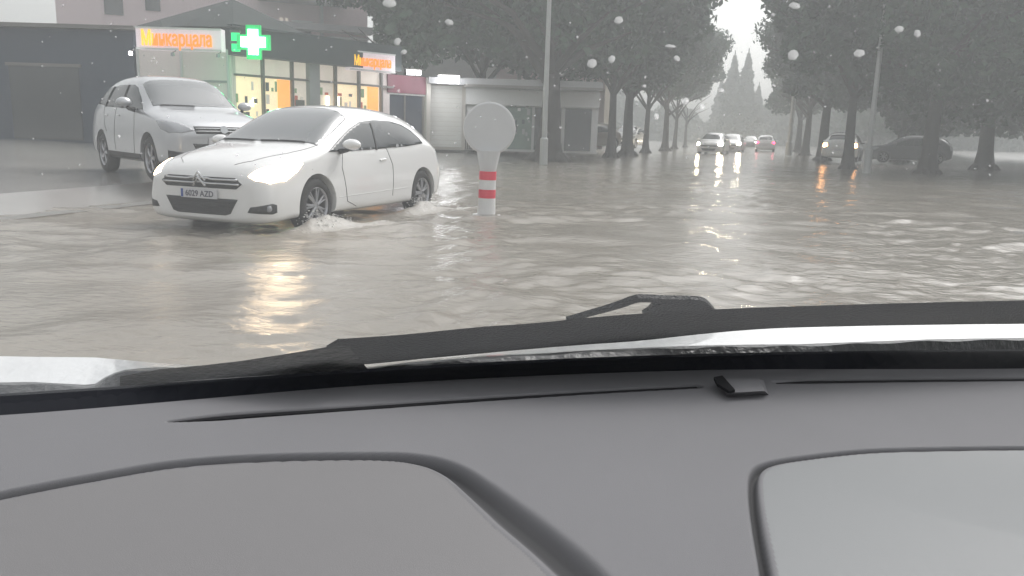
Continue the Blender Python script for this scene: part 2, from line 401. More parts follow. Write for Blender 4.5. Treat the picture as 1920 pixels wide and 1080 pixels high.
def patch(bvh, pts, d, off=.006, grid=.035, th=.02):
    """surface patch: outline pts (3D, seen from direction d) laid onto the body"""
    d = Vector(d).normalized(); a = d.orthogonal().normalized()
    if abs(d.z) < .9: a = Vector((0, 0, 1)).cross(d).normalized()
    b = d.cross(a)
    q = [Vector((Vector(p).dot(a), Vector(p).dot(b))) for p in pts]
    # dense outline
    ol = []
    for i in range(len(q)):
        p0, p1 = q[i], q[(i + 1) % len(q)]; n = max(1, int((p1 - p0).length / grid))
        for k in range(n): ol.append(p0.lerp(p1, k / n))
    xs = [p.x for p in ol]; ys = [p.y for p in ol]
    inner = []
    def inside(p):
        c = False; n = len(ol)
        for i in range(n):
            p1, p2 = ol[i], ol[i - 1]
            if (p1.y > p.y) != (p2.y > p.y) and p.x < (p2.x - p1.x) * (p.y - p1.y) / (p2.y - p1.y) + p1.x: c = not c
        return c
    y = min(ys) + grid / 2
    while y < max(ys):
        x = min(xs) + grid / 2
        while x < max(xs):
            p = Vector((x, y))
            if inside(p) and min((p - o_).length for o_ in ol) > grid * .4: inner.append(p)
            x += grid
        y += grid
    n = len(ol)
    v2, e2, f2, *_ = geometry.delaunay_2d_cdt(ol + inner, [(i, (i + 1) % n) for i in range(n)], [], 0, 1e-5)
    f2 = [f for f in f2 if inside(sum((v2[i] for i in f), Vector((0, 0))) / len(f))]
    vs = []; ok = []
    for p in v2:
        w_ = a * p.x + b * p.y; h = bvh.ray_cast(w_ + d * 4, -d)
        if h[0] is None:
            nr = bvh.find_nearest(w_ + d * d.dot(Vector(pts[0]))); vs.append(nr[0] + nr[1] * off)
        else: vs.append(h[0] + h[1] * off)
    mb = MB(); mb.add(vs, f2)
    # rim
    cnt = {}
    for f in f2:
        for i in range(len(f)):
            e = (f[i], f[(i + 1) % len(f)]); cnt[tuple(sorted(e))] = cnt.get(tuple(sorted(e)), 0) + 1
    bd = [e for e, c in cnt.items() if c == 1]
    ctr = sum(vs, Vector()) / len(vs)
    base = len(mb.v); used = {}
    for (i, j) in bd:
        for k in (i, j):
            if k not in used: used[k] = len(mb.v); mb.v.append(tuple(vs[k] - d * th))
        mb.f.append((i, j, used[j], used[i])); mb.m.append(mb.cur)
    return mb
def strip(bvh, pts, d, r=.006, off=0.0, n=6, step=.04):
    d = Vector(d).normalized(); out = []
    for i in range(len(pts) - 1):
        p0, p1 = Vector(pts[i]), Vector(pts[i + 1]); k = max(1, int((p1 - p0).length / step))
        for j in range(k + (i == len(pts) - 2)):
            p = p0.lerp(p1, j / k); h = bvh.ray_cast(p + d * 4, -d)
            if h[0] is not None: out.append(h[0] + h[1] * off)
    mb = MB()
    if len(out) > 1: mb.tube(out, r, n)
    return mb
def wheel(parent, x, y, wr, spokes=7):
    s = 1 if y > 0 else -1
    t = MB(); w_ = .205
    t.lathe([(wr * .66, -w_ / 2), (wr * .9, -w_ / 2), (wr * .985, -w_ / 2 + .03), (wr, 0), (wr * .985, w_ / 2 - .03), (wr * .9, w_ / 2), (wr * .66, w_ / 2), (wr * .66, -w_ / 2)], n=36, axis='y')
    wo = bpy.data.objects.new('wheel', None); COL.objects.link(wo); wo.parent = parent; wo.location = (x, y - s * w_ / 2, wr)
    to = t.build('tyre', 'tyre', wo, smooth=True, local=True)
    rm = MB(); yo = s * (w_ / 2 - .02)
    rm.lathe([(wr * .67, -w_ / 2 + .02), (wr * .62, 0), (wr * .64, yo * .8), (wr * .685, yo + s * .012), (wr * .655, yo + s * .02), (wr * .62, yo)], n=36, axis='y')
    rm.lathe([(0.001, yo), (wr * .12, yo), (wr * .14, yo - s * .03)], n=16, axis='y')
    for k in range(spokes):
        a = 2 * math.pi * k / spokes
        for da in (-.13, .13):
            c, sn = math.cos(a + da), math.sin(a + da); c0, s0 = math.cos(a), math.sin(a)
            rm.tube([(wr * .08 * c0, yo - s * .005, wr * .08 * s0), (wr * .64 * c, yo - s * .015, wr * .64 * sn)], [.019, .013], 6)
    rm.build('rim', 'rim', wo, smooth=False, local=True)
    bk = MB(); bk.lathe([(0.001, -s * .03), (wr * .63, -s * .03)], n=24, axis='y')
    bk.build('brake_disc', 'arch_black', wo, local=True)
    return wo
def smooth_obj(me, name, mt, parent, shade_arch=True):
    me.materials.clear(); me.materials.append(MATS[mt]); me.name = name
    me.polygons.foreach_set('use_smooth', [True] * len(me.polygons))
    try: me.set_sharp_from_angle(angle=R(38))
    except Exception: pass
    o = bpy.data.objects.new(name, me); COL.objects.link(o); o.parent = parent; return o
def mir(pts): return [(x, -y, z) for x, y, z in pts]

HATCH = [  # x, zb, ws, wm, zm, wb, zbelt, wg, zg, ztop
 (2.165, .22, .62, .66, .40, .60, .60, .42, .645, .66), (2.11, .16, .76, .79, .42, .72, .67, .52, .73, .75),
 (1.97, .15, .85, .87, .45, .80, .755, .60, .825, .85), (1.62, .17, .865, .895, .52, .845, .86, .66, .91, .945),
 (1.32, .18, .865, .895, .55, .84, .91, .69, .965, 1.0), (1.12, .18, .865, .895, .58, .83, .945, .71, 1.0, 1.03),
 (.82, .18, .865, .895, .58, .82, .965, .70, 1.165, 1.21), (.50, .18, .865, .895, .58, .815, .975, .67, 1.32, 1.375),
 (.24, .18, .865, .895, .58, .81, .98, .65, 1.42, 1.485), (-.10, .18, .865, .895, .58, .81, .985, .64, 1.465, 1.53),
 (-.65, .18, .865, .895, .58, .81, .995, .63, 1.455, 1.525), (-1.15, .18, .865, .895, .58, .80, 1.02, .61, 1.41, 1.48),
 (-1.54, .19, .86, .89, .60, .80, 1.045, .59, 1.335, 1.41), (-1.80, .22, .85, .885, .62, .79, 1.03, .57, 1.20, 1.27),
 (-1.97, .26, .80, .86, .62, .77, .96, .55, 1.04, 1.08), (-2.06, .30, .74, .80, .60, .72, .84, .48, .89, .92), (-2.09, .36, .60, .66, .55, .60, .70, .42, .74, .75)]
SUV = [
 (2.2, .36, .52, .62, .52, .58, .70, .42, .74, .76), (2.14, .27, .68, .76, .52, .73, .78, .52, .84, .865),
 (2.0, .25, .82, .87, .55, .83, .88, .60, .94, .965), (1.65, .25, .87, .905, .62, .87, .98, .66, 1.03, 1.06),
 (1.3, .25, .875, .91, .65, .87, 1.03, .70, 1.08, 1.11), (1.08, .25, .875, .91, .68, .86, 1.06, .72, 1.12, 1.145),
 (.82, .25, .875, .91, .68, .85, 1.08, .71, 1.29, 1.33), (.55, .25, .875, .91, .68, .85, 1.09, .69, 1.46, 1.51),
 (.32, .25, .875, .91, .68, .85, 1.10, .67, 1.565, 1.62), (0, .25, .875, .91, .68, .85, 1.11, .66, 1.62, 1.68),
 (-.7, .25, .875, .91, .68, .85, 1.12, .65, 1.62, 1.69), (-1.4, .25, .87, .905, .68, .84, 1.14, .64, 1.57, 1.65),
 (-1.85, .28, .86, .895, .68, .82, 1.15, .62, 1.46, 1.55), (-2.05, .32, .83, .87, .68, .79, 1.10, .60, 1.22, 1.30),
 (-2.17, .36, .76, .81, .66, .72, .98, .54, 1.04, 1.07), (-2.22, .42, .64, .68, .62, .62, .84, .46, .88, .90)]

def build_hatch(name, label, loc, rz, paint='paint_white', lamps='lamp_on', group=None, tail='tail_on', detail=True, cat='car'):
    root = thing(name, label, cat, loc, rz, group)
    wr = .325; wh = [(1.22, .865), (1.22, -.865), (-1.38, .865), (-1.38, -.865)]
    me, bvh = body_mesh(HATCH, wh, wr)
    smooth_obj(me, 'body', paint, root)
    for x, y in wh: wheel(root, x, y, wr)
    ws = [(1.04, -.735, 0), (1.10, -.4, 0), (1.115, 0, 0), (1.10, .4, 0), (1.04, .735, 0), (.60, .69, 0), (.27, .635, 0), (.22, .3, 0), (.21, 0, 0), (.22, -.3, 0), (.27, -.635, 0), (.60, -.69, 0)]
    patch(bvh, ws, (0, 0, 1), .005).build('windscreen', 'screen_glass', root, smooth=True, local=True)
    rw = [(-1.58, -.5, 0), (-1.58, .5, 0), (-1.91, .56, 0), (-1.91, -.56, 0)]
    patch(bvh, rw, (0, 0, 1), .005).build('rear_window', 'car_glass', root, smooth=True, local=True)
    sw = [(.92, 1, .985), (.62, 1, 1.14), (.30, 1, 1.29), (.02, 1, 1.385), (-.35, 1, 1.42), (-.8, 1, 1.415), (-1.1, 1, 1.37), (-1.30, 1, 1.29), (-1.46, 1, 1.16), (-1.50, 1, 1.085), (-1.0, 1, 1.045), (0, 1, 1.005)]
    for s in (1, -1):
        pts = sw if s > 0 else mir(sw)
        so = patch(bvh, pts, (0, s, .25), .010).build('side_window', 'car_glass', root, smooth=True, local=True)
        strip(bvh, [(-.17, s, 1.0), (-.22, s, 1.37)], (0, s, .25), .022, 0).build('door_pillar', 'black_plastic', so, local=True)
        hl = [(2.08, .60 * s, .665), (2.05, .68 * s, .61), (1.96, .79 * s, .595), (1.80, .86 * s, .65), (1.60, .87 * s, .755), (1.47, .85 * s, .82), (1.75, .76 * s, .79), (1.98, .65 * s, .735)]
        patch(bvh, hl, (1, .55 * s, .75), .006, .03).build('headlight', lamps, root, smooth=True, local=True)
        tl = [(-1.95, .78 * s, .96), (-1.92, .82 * s, .90), (-1.95, .82 * s, .76), (-2.03, .72 * s, .72), (-2.08, .58 * s, .80), (-2.02, .62 * s, .93)]
        patch(bvh, tl, (-1, .9 * s, .1), .006, .04).build('tail_light', tail, root, smooth=True, local=True)
        # door seams and handle
        if detail:
            strip(bvh, [(.62, s, .98), (.70, s, .75), (.62, s, .34), (.4, s, .26)], (0, s, 0), .005).build('door_seam', 'seam', root, local=True)
            strip(bvh, [(-.42, s, 1.0), (-.52, s, .75), (-.48, s, .34)], (0, s, 0), .005).build('door_seam', 'seam', root, local=True)
            strip(bvh, [(-.20, s, .82), (-.36, s, .83)], (0, s, 0), .014, .006).build('door_handle', paint, root, local=True)
            strip(bvh, [(.8, s, .40), (-.9, s, .43)], (0, s, 0), .006, -.002).build('side_crease', 'paint_white', root, local=True)
        # mirror
        mm = bmesh.new(); bmesh.ops.create_uvsphere(mm, u_segments=20, v_segments=12, radius=1)
        for v in mm.verts:
            v.co.x *= .10 if v.co.x > 0 else .03; v.co.y *= .125; v.co.z *= .07 if v.co.z > 0 else .058
        mm.transform(Matrix.Translation((.68, s * 1.0, 1.03)))
        mo = MB(); mo.v = [tuple(v.co) for v in mm.verts]; mo.f = [tuple(v.index for v in f.verts) for f in mm.faces]; mo.m = [0] * len(mo.f); mm.free()
        mobj = mo.build('mirror', paint, root, smooth=True, local=True)
        MB().tube([(.70, s * .83, .945), (.68, s * .93, .965), (.67, s * .96, .99)], [.035, .025, .02], 8).build('mirror_stalk', 'black_plastic', mobj, smooth=True, local=True)
    # front details
    gr = [(2.2, -.60, .60), (2.2, -.50, .665), (2.2, .50, .665), (2.2, .60, .60), (2.2, .52, .545), (2.2, -.52, .545)]
    gr = [(2.2, y * .93, z) for x, y, z in gr]
    go = patch(bvh, gr, (1, 0, 0), .004, .03).build('grille', 'grille_black', root, smooth=True, local=True)
    for zz, hw in ((.640, .50), (.595, .525)):
        pts = [(2.2, y, zz + (.012 if abs(y) < .1 else 0)) for y in np.linspace(-hw, hw, 16)]
        strip(bvh, pts, (1, 0, 0), .013, .012).build('chrome_bar', 'chrome', go, smooth=True, local=True)
    lo = [(2.2, -.50, .435), (2.2, .50, .435), (2.2, .40, .275), (2.2, .33, .255), (2.2, -.33, .255), (2.2, -.40, .275)]
    lw = patch(bvh, lo, (1, 0, 0), .004, .03).build('lower_grille', 'grille_black', root, smooth=True, local=True)
    if detail:
        for zz in (.30, .345, .39):
            strip(bvh, [(2.2, y, zz) for y in np.linspace(-.40, .40, 12)], (1, 0, 0), .006, .008).build('grille_slat', 'black_plastic', lw, local=True)
        for s in (1, -1):
            fg = [(2.12, .60 * s, .30), (2.12, .64 * s, .36), (1.98, .82 * s, .40), (1.93, .84 * s, .385), (1.93, .84 * s, .30), (1.98, .82 * s, .285)]
            fo = patch(bvh, fg, (1, .75 * s, 0), .004, .03).build('fog_light_recess', 'grille_black', root, smooth=True, local=True)
            c = cast(bvh, (1.99, .78 * s, .345), (1, .75 * s, 0))[0]
            nn = Vector((1, .75 * s, 0)).normalized(); rot = nn.to_track_quat('Z', 'Y').to_matrix()
            fl = MB().lathe([(.001, .012), (.03, .010), (.036, 0)], 16); fl.v = [tuple(rot @ Vector(v) + c) for v in fl.v]
            fl.build('fog_light', 'lamp_off', fo, smooth=True, local=True)
        # double chevron emblem
        em = MB()
        for dz in (0, .058):
            pc = cast(bvh, (2.2, 0, .60 + dz * .5), (1, 0, 0))[0]
            X = 2.185
            em.tube([(X - .012, -.085, .565 + dz), (X + .006, 0, .655 + dz), (X - .012, .085, .565 + dz)], .015, 6)
        em.build('emblem', 'chrome', root, smooth=False, local=True)
        # number plate
        pl = MB().box((2.185, 0, .478), (.016, .50, .10)).build('number_plate', 'plate', root, local=True)
        MB().box((2.1945, -.232, .478), (.003, .03, .09)).build('plate_band', 'plate_blue', pl, local=True)
        mw = Matrix.Translation((2.196, .012, .476)) @ Matrix(((0, 0, 1, 0), (1, 0, 0, 0), (0, 1, 0, 0), (0, 0, 0, 1))) @ Matrix.Scale(.95, 4)
        text_mesh('6029 AZD', .095, 'plate_text', 'plate_ink', pl, mw, .001)
        # bonnet shut lines and wipers, antenna-free roof
        for s in (1, -1):
            strip(bvh, [(1.0, .74 * s, 0), (1.5, .66 * s, 0), (1.9, .50 * s, 0), (2.02, .36 * s, 0)], (0, 0, 1), .004).build('bonnet_seam', 'seam', root, local=True)
        strip(bvh, [(1.07, -.6, 0), (1.12, -.1, 0)], (0, 0, 1), .010, .012).build('wiper', 'black_plastic', root, local=True)
        strip(bvh, [(1.12, 0.0, 0), (1.07, .6, 0)], (0, 0, 1), .010, .012).build('wiper', 'black_plastic', root, local=True)
    else:
        MB().box((-2.10, 0, .62), (.02, .50, .11)).build('number_plate', 'plate', root, local=True)
    return root

def build_suv(name, label, loc, rz, paint, group=None):
    root = thing(name, label, 'car', loc, rz, group)
    wr = .35; wh = [(1.28, .875), (1.28, -.875), (-1.32, .875), (-1.32, -.875)]
    me, bvh = body_mesh(SUV, wh, wr)
    smooth_obj(me, 'body', paint, root)
    for x, y in wh: wheel(root, x, y, wr, 5)
    ws = [(1.04, -.70, 0), (1.08, 0, 0), (1.04, .70, 0), (.60, .665, 0), (.36, .63, 0), (.34, 0, 0), (.36, -.63, 0), (.60, -.665, 0)]
    patch(bvh, ws, (0, 0, 1), .005).build('windscreen', 'screen_glass', root, smooth=True, local=True)
    sw = [(.92, 1, 1.12), (.62, 1, 1.33), (.32, 1, 1.50), (.1, 1, 1.555), (-.7, 1, 1.565), (-1.3, 1, 1.53), (-1.62, 1, 1.43), (-1.78, 1, 1.24), (-1.0, 1, 1.17), (0, 1, 1.14)]
    for s in (1, -1):
        pts = sw if s > 0 else mir(sw)
        so = patch(bvh, pts, (0, s, .2), .005).build('side_window', 'car_glass', root, smooth=True, local=True)
        for a, b in (((-.12, 1.14), (-.16, 1.55)), ((-1.12, 1.17), (-1.02, 1.545))):
            strip(bvh, [(a[0], s, a[1]), (b[0], s, b[1])], (0, s, .2), .024, 0).build('door_pillar', 'black_plastic', so, local=True)
        hl = [(2.16, .44 * s, .79), (2.10, .62 * s, .72), (2.0, .78 * s, .72), (1.82, .86 * s, .80), (1.66, .87 * s, .93), (1.80, .80 * s, .93), (2.0, .66 * s, .90)]
        ho = patch(bvh, hl, (1, .6 * s, .6), .006, .03).build('headlight', 'lamp_off', root, smooth=True, local=True)
        fg = [(2.14, .56 * s, .46), (2.0, .82 * s, .50), (2.0, .82 * s, .38), (2.14, .56 * s, .38)]
        patch(bvh, fg, (1, .6 * s, 0), .004, .04).build('fog_light_recess', 'grille_black', root, smooth=True, local=True)
        strip(bvh, [(.55, s, 1.1), (.62, s, .85), (.6, s, .42), (.4, s, .34)], (0, s, 0), .005).build('door_seam', 'seam', root, local=True)
        strip(bvh, [(-.45, s, 1.12), (-.48, s, .85), (-.46, s, .42)], (0, s, 0), .005).build('door_seam', 'seam', root, local=True)
        strip(bvh, [(-1.2, s, 1.14), (-1.1, s, .85), (-.95, s, .72)], (0, s, 0), .005).build('door_seam', 'seam', root, local=True)
        for x in (-.28, -1.0): strip(bvh, [(x + .08, s, .99), (x - .08, s, .995)], (0, s, 0), .014, .008).build('door_handle', paint, root, local=True)
        patch(bvh, [(.88, s, .40), (-.92, s, .40), (-.92, s, .26), (.88, s, .26)], (0, s, 0), .006).build('sill', 'black_plastic', root, local=True)
        mo = MB(); mm = bmesh.new(); bmesh.ops.create_uvsphere(mm, u_segments=20, v_segments=12, radius=1)
        for v in mm.verts: v.co.x *= .09 if v.co.x > 0 else .03; v.co.y *= .125; v.co.z *= .085 if v.co.z > 0 else .06
        mm.transform(Matrix.Translation((.62, s * 1.03, 1.19)))
        mo.v = [tuple(v.co) for v in mm.verts]; mo.f = [tuple(v.index for v in f.verts) for f in mm.faces]; mo.m = [0] * len(mo.f); mm.free()
        mobj = mo.build('mirror', paint, root, smooth=True, local=True)
        MB().tube([(.66, s * .86, 1.08), (.63, s * .96, 1.10), (.62, s * .99, 1.13)], [.04, .03, .03], 8).build('mirror_stalk', 'black_plastic', mobj, smooth=True, local=True)
    gr = [(2.2, -.46, .87), (2.2, .46, .87), (2.2, .44, .75), (2.2, -.44, .75)]
    go = patch(bvh, gr, (1, 0, .2), .004, .03).build('grille', 'grille_black', root, smooth=True, local=True)
    for zz in (.785, .83): strip(bvh, [(2.2, y, zz) for y in np.linspace(-.44, .44, 14)], (1, 0, .2), .012, .01).build('chrome_bar', 'chrome', go, smooth=True, local=True)
    lo = [(2.2, -.50, .60), (2.2, .50, .60), (2.2, .42, .44), (2.2, -.42, .44)]
    patch(bvh, lo, (1, 0, 0), .004, .03).build('lower_grille', 'grille_black', root, smooth=True, local=True)
    MB().box((2.215, 0, .64), (.015, .52, .11)).build('number_plate', 'plate', root, local=True)
    em = MB().lathe([(.001, .03), (.06, .03), (.065, .0)], 20); rot = Vector((1, 0, .2)).to_track_quat('Z', 'Y').to_matrix()
    em.v = [tuple(rot @ Vector(v) + Vector((2.175, 0, .81))) for v in em.v]; em.build('emblem', 'chrome', root, local=True)
    strip(bvh, [(1.06, -.6, 0), (1.10, -.05, 0)], (0, 0, 1), .010, .012).build('wiper', 'black_plastic', root, local=True)
    return root

# white hatchback driving through the water
rz = math.atan2(CAR_DIR.y, CAR_DIR.x)
leftv = Vector((-CAR_DIR.y, CAR_DIR.x, 0))
s = 1 if leftv.dot(-FH) > 0 else -1
mid_near = (HUBF + HUBR) / 2; L = (HUBF - HUBR).length
base = Vector((mid_near.x, mid_near.y, 0)) - CAR_DIR * ((1.22 - 1.38) / 2) - leftv * s * .87
hatch = build_hatch('hatchback', 'white hatchback with headlights on driving through flood water beside the striped bollard', (base.x, base.y, 0.05), rz, lamps='lamp_on_hot', tail='lamp_off')
print('wheelbase seen', L, 'side', s, 'rz', math.degrees(rz))

# silver SUV behind it
HF = P(287, 284, 13.0); HR = P(189, 284, 15.2)
d2 = Vector((HF.x - HR.x, HF.y - HR.y, 0)).normalized(); l2 = Vector((-d2.y, d2.x, 0)); s2 = 1 if l2.dot(RH) < 0 else -1
mid = (HF + HR) / 2; b2 = Vector((mid.x, mid.y, 0)) - d2 * (-.02) - l2 * s2 * .875
suv = build_suv('suv', 'silver grey suv with lights off standing behind the white hatchback', (b2.x, b2.y, .33), math.atan2(d2.y, d2.x), 'paint_silver')
suv.scale = (1, 1, 1.05)
print('suv lateral', [round((Vector((b2.x, b2.y, 0)) + d2 * a_ * 1.3 + l2 * b_ * .87).x - KX, 2) for a_ in (1, -1) for b_ in (1, -1)]); print('suv wb', (HF - HR).length)

# distant cars
def at_px(px, D, z, heading): p = H(px, D, z); return (p.x, p.y, z), heading
proto = build_hatch('distant_car', 'pale car with bright headlights coming up the middle of the flooded street', *at_px(1340, 58, .10, R(-98)), paint='paint_white', lamps='far_lamp', group='cars driving on the flooded street', detail=False)
def far_car(label, px, D, z, heading, paint, lamps, tail, group):
    c = copy_tree(proto); (l, h) = at_px(px, D, z, heading); c.location = l; c.rotation_euler = (0, 0, h); c['label'] = label; c['group'] = group
    for ch in c.children:
        k = ch.name.split('.')[0]; mt = {'body': paint, 'mirror': paint, 'headlight': lamps, 'tail_light': tail}.get(k)
        if mt and ch.data:
            ch.data = ch.data.copy(); ch.data.materials.clear(); ch.data.materials.append(MATS[mt])
    return c
gd = 'cars driving on the flooded street'; gp = 'cars parked behind the tree trunks'
far_car('car with headlights on half hidden behind the pale oncoming car', 1374, 68, .10, R(-97), 'paint_silver', 'far_lamp', 'tail_on', gd)
far_car('far dark car with one white lamp glinting, left of the red tail lights', 1408, 105, .08, R(-92), 'paint_dark', 'far_lamp', 'tail_on', gd)
far_car('far pale car showing pinkish red tail lights', 1436, 76, .10, R(88), 'paint_white', 'lamp_off', 'tail_pink', gd)
far_car('white car with orange tail lights glowing beside the right tree trunk', 1583, 43, .24, R(78), 'paint_white', 'lamp_off', 'tail_hot', gd)
far_car('brownish grey car parked behind the big left trunk', 1104, 47, .42, R(-120), 'paint_brown', 'lamp_off', 'lamp_off', gp)
far_car('white car parked between the two thin left trunks', 1180, 56, .40, R(-100), 'paint_white', 'lamp_off', 'tail_on', gp)
far_car('dim dark car parked at the right edge beyond the leaning pole', 1705, 44, .2, R(172), 'paint_dark', 'lamp_off', 'lamp_off', gp)

# ================================================================== SIGN + BOLLARD
bp_ = G(912, 398, WZ); D_b = (bp_ - CAM).dot(FH)
b0 = thing('keep_clear_sign', 'round pale sign disc on a red and white striped bollard standing in the water', 'traffic sign', (bp_.x, bp_.y, 0))
def lat(px, py): return P(px, py, D_b)
mb = MB(); bx_, by_ = bp_.x, bp_.y
mb.tube([(bx_, by_, 0), (bx_, by_, .12)], [.24, .20], 24); mb.build('base', 'stripe_white', b0)
zt1, zb1 = lat(914, 321).z, lat(914, 337).z
zt2, zb2 = lat(914, 355).z, lat(914, 371).z
tilt = (lat(916, 300) - lat(912, 380)); tilt = Vector((tilt.x, tilt.y, 0)) / (lat(916, 300).z - lat(912, 380).z)
def axis(z): v = tilt * (z - .2) * .6; return (bx_ + v.x, by_ + v.y, z)
def cyl(z0, z1, r0, r1=None): return MB().tube([axis(z0), axis(z1)], [r0, r1 or r0], 28)
cyl(.121, zb2, .128, .122).build('post', 'stripe_white', b0, smooth=False)
cyl(zb2, zt2, .122).build('red_band', 'stripe_red', b0)
cyl(zt2, zb1, .119).build('white_band', 'stripe_white', b0)
cyl(zb1, zt1, .122).build('red_band', 'stripe_red', b0)
dt = lat(918, 194).z; dbm = lat(918, 292).z; dc = lat(918, 241)
cyl(zt1, dbm + .07, .112, .17).build('neck', 'sign_disc', b0)
fhh = -FH
rot = Vector((fhh.x, fhh.y, 0)).to_track_quat('Z', 'Y').to_matrix()
rr = .355
dm = MB().lathe([(.001, .02), (rr - .015, .02), (rr, .012), (rr, -.012), (rr - .015, -.02), (.001, -.02)], 56)
dm.v = [tuple(rot @ Vector(v) + Vector((dc.x, dc.y, dc.z)) + Vector((fhh.x, fhh.y, 0)) * .05) for v in dm.v]
do = dm.build('disc', 'sign_disc', b0, smooth=False)
rm = MB(); pts = [rot @ Vector((rr * math.cos(a), rr * math.sin(a), 0)) + dc + Vector((fhh.x, fhh.y, 0)) * .05 for a in np.linspace(0, 2 * math.pi, 57)]
rm.tube(pts, .012, 6, cap=False); rm.build('disc_rim', 'stripe_white', do)
do.children[0].matrix_parent_inverse = Matrix.Identity(4)

# ================================================================== BUILDINGS
def pt(px, D): q = H(px, D, 0); return Vector((q.x, q.y))
def zz(px, py, D): return P(px, py, D).z
# --- pharmacy
A = pt(437, 26.4); B = pt(742, 32.0); AL = pt(250, 26.4)
AB = (B - A).normalized(); NB = Vector((-AB.y, AB.x))           # pointing back
if NB.dot(Vector((FH.x, FH.y))) < 0: NB = -NB
GZ = .45
ph = thing('pharmacy', 'single storey pharmacy with dark pointed roof, lit shop windows and green cross', 'building', (A.x, A.y, GZ))
LA = (B - A).length
zf0 = 3.42; zf1 = 4.35
def onf(t, z, out=0): p = A + AB * (t * LA) - NB * out; return Vector((p.x, p.y, z))
def fb(t0, t1, z0, z1, out0, out1, name, mt, par):
    p0 = A + AB * (t0 * LA) - NB * out0; p1 = A + AB * (t1 * LA) - NB * out0; q1 = A + AB * (t1 * LA) - NB * out1; q0 = A + AB * (t0 * LA) - NB * out1
    mb = MB(); vs = [(p.x, p.y, z) for z in (z0, z1) for p in (p0, p1, q1, q0)]
    mb.add(vs, [(3, 2, 1, 0), (4, 5, 6, 7), (0, 1, 5, 4), (1, 2, 6, 5), (2, 3, 7, 6), (3, 0, 4, 7)])
    o = mb.build(name, mt, par)
    return o
fb(0, 1, GZ, zf1, -6, -.35, 'wall', 'panel_wall', ph)
fb(-.01, 1.01, zf0, zf1, -.36, .25, 'fascia', 'dark_fascia', ph)
fb(0, 1, GZ - .1, GZ + .18, -.36, .02, 'plinth', 'grey_wall', ph)
# glazing: bays by photo x, transom
bays = [(445, 498), (502, 552), (556, 582), (604, 632), (637, 676), (680, 717)]
def tpx(px):                                # where the facade line is seen at column px
    d = ray(px, 246 + (px - 960) * .03); d2_ = Vector((d.x, d.y)); o = Vector((0, 0))
    # solve A + AB*s = d2*k
    det = AB.x * -d2_.y + AB.y * d2_.x
    s_ = (-A.x * -d2_.y + -A.y * d2_.x) / det
    return s_ / LA
lit = ['lit_window', 'lit_window', 'lit_window_pale', 'lit_window_pale', 'lit_window', 'lit_window']
zt = GZ + 2.35
for i, (a, b) in enumerate(bays):
    t0, t1 = tpx(a), tpx(b)
    wo = fb(t0, t1, GZ + .18, zt, -.30, -.20, 'shop_window', lit[i], ph)
    wo2 = fb(t0, t1, zt + .08, zf0, -.30, -.20, 'transom_window', 'lit_window_pale', ph)
    def sub(p0, p1, z0, z1, o0, o1, nm, mt_, par):
        ob = fb(p0, p1, z0, z1, o0, o1, nm, mt_, None); ob.parent = par; return ob
    if i == 1: sub(tpx(528), tpx(550), GZ + .2, zt - .01, -.19, -.15, 'orange_panel', 'lit_orange', wo)
    if i == 5: sub(tpx(695), tpx(714), GZ + .2, zt - .01, -.19, -.15, 'orange_panel', 'lit_orange', wo)
    if i == 2: sub(tpx(560), tpx(577), GZ + .2, GZ + 1.7, -.19, -.15, 'dark_panel', 'frame_grey', wo)
    if i == 3: sub(tpx(618), tpx(621.5), GZ + .4, GZ + 1.9, -.17, -.10, 'door_handle', 'lit_strip', wo)
    if i == 4:
        sub(tpx(637.5), tpx(641), GZ + .4, GZ + 1.9, -.17, -.10, 'door_handle', 'lit_strip', wo)
        sub(tpx(642), tpx(646), GZ + .4, GZ + 1.9, -.19, -.15, 'dark_panel', 'frame_grey', wo)
    if i == 0:
        for k in range(9):
            h0 = GZ + .3 + random.random() * 1.9; p0 = t0 + (t1 - t0) * random.uniform(.35, .9)
            sub(p0, p0 + .02, h0, h0 + .18, -.19, -.17, 'poster', random.choice(['lit_strip', 'lit_orange', 'mural_green']), wo)
mat('goods_a', (.6, .55, .5), .6, emis=(1, .9, .8), estr=.15); mat('goods_b', (.25, .35, .2), .6, emis=(.4, .6, .3), estr=.08); mat('goods_c', (.5, .12, .08), .6, emis=(1, .3, .2), estr=.08); mat('goods_d', (.12, .12, .14), .6)
for i, (a, b) in enumerate(bays):
    mb = MB(); t0, t1 = tpx(a), tpx(b); rg = random.Random(i + 40)
    for sh in range(5):
        z0 = GZ + .25 + sh * .42
        t = t0 + .012
        while t < t1 - .03:
            w_ = rg.uniform(.006, .022); h_ = rg.uniform(.08, .34)
            if rg.random() < .62:
                mb.cur = rg.randrange(4); p0 = A + AB * (t * LA) - NB * -.19; p1 = A + AB * (min(t + w_, t1 - .012) * LA) - NB * -.19; q1 = p1 - NB * .035; q0 = p0 - NB * .035
                mb.add([(p.x, p.y, z) for z in (z0, z0 + h_) for p in (p0, p1, q1, q0)], [(3, 2, 1, 0), (4, 5, 6, 7), (0, 1, 5, 4), (1, 2, 6, 5), (2, 3, 7, 6), (3, 0, 4, 7)])
            t += w_ + rg.uniform(.002, .02)
    mb.build('window_display', ['goods_a', 'goods_b', 'goods_c', 'goods_d'], ph)
for px in (441, 500, 554, 634.5, 678, 719.5): t = tpx(px); fb(t - .006, t + .006, GZ + .18, zf0, -.2, -.08, 'mullion', 'frame_grey', ph)
fb(tpx(584), tpx(603), GZ + .18, zf0, -.34, -.05, 'pier', 'grey_wall', ph)
fb(0.0, 1.0, zt + .005, zt + .075, -.2, -.1, 'transom_bar', 'frame_grey', ph)
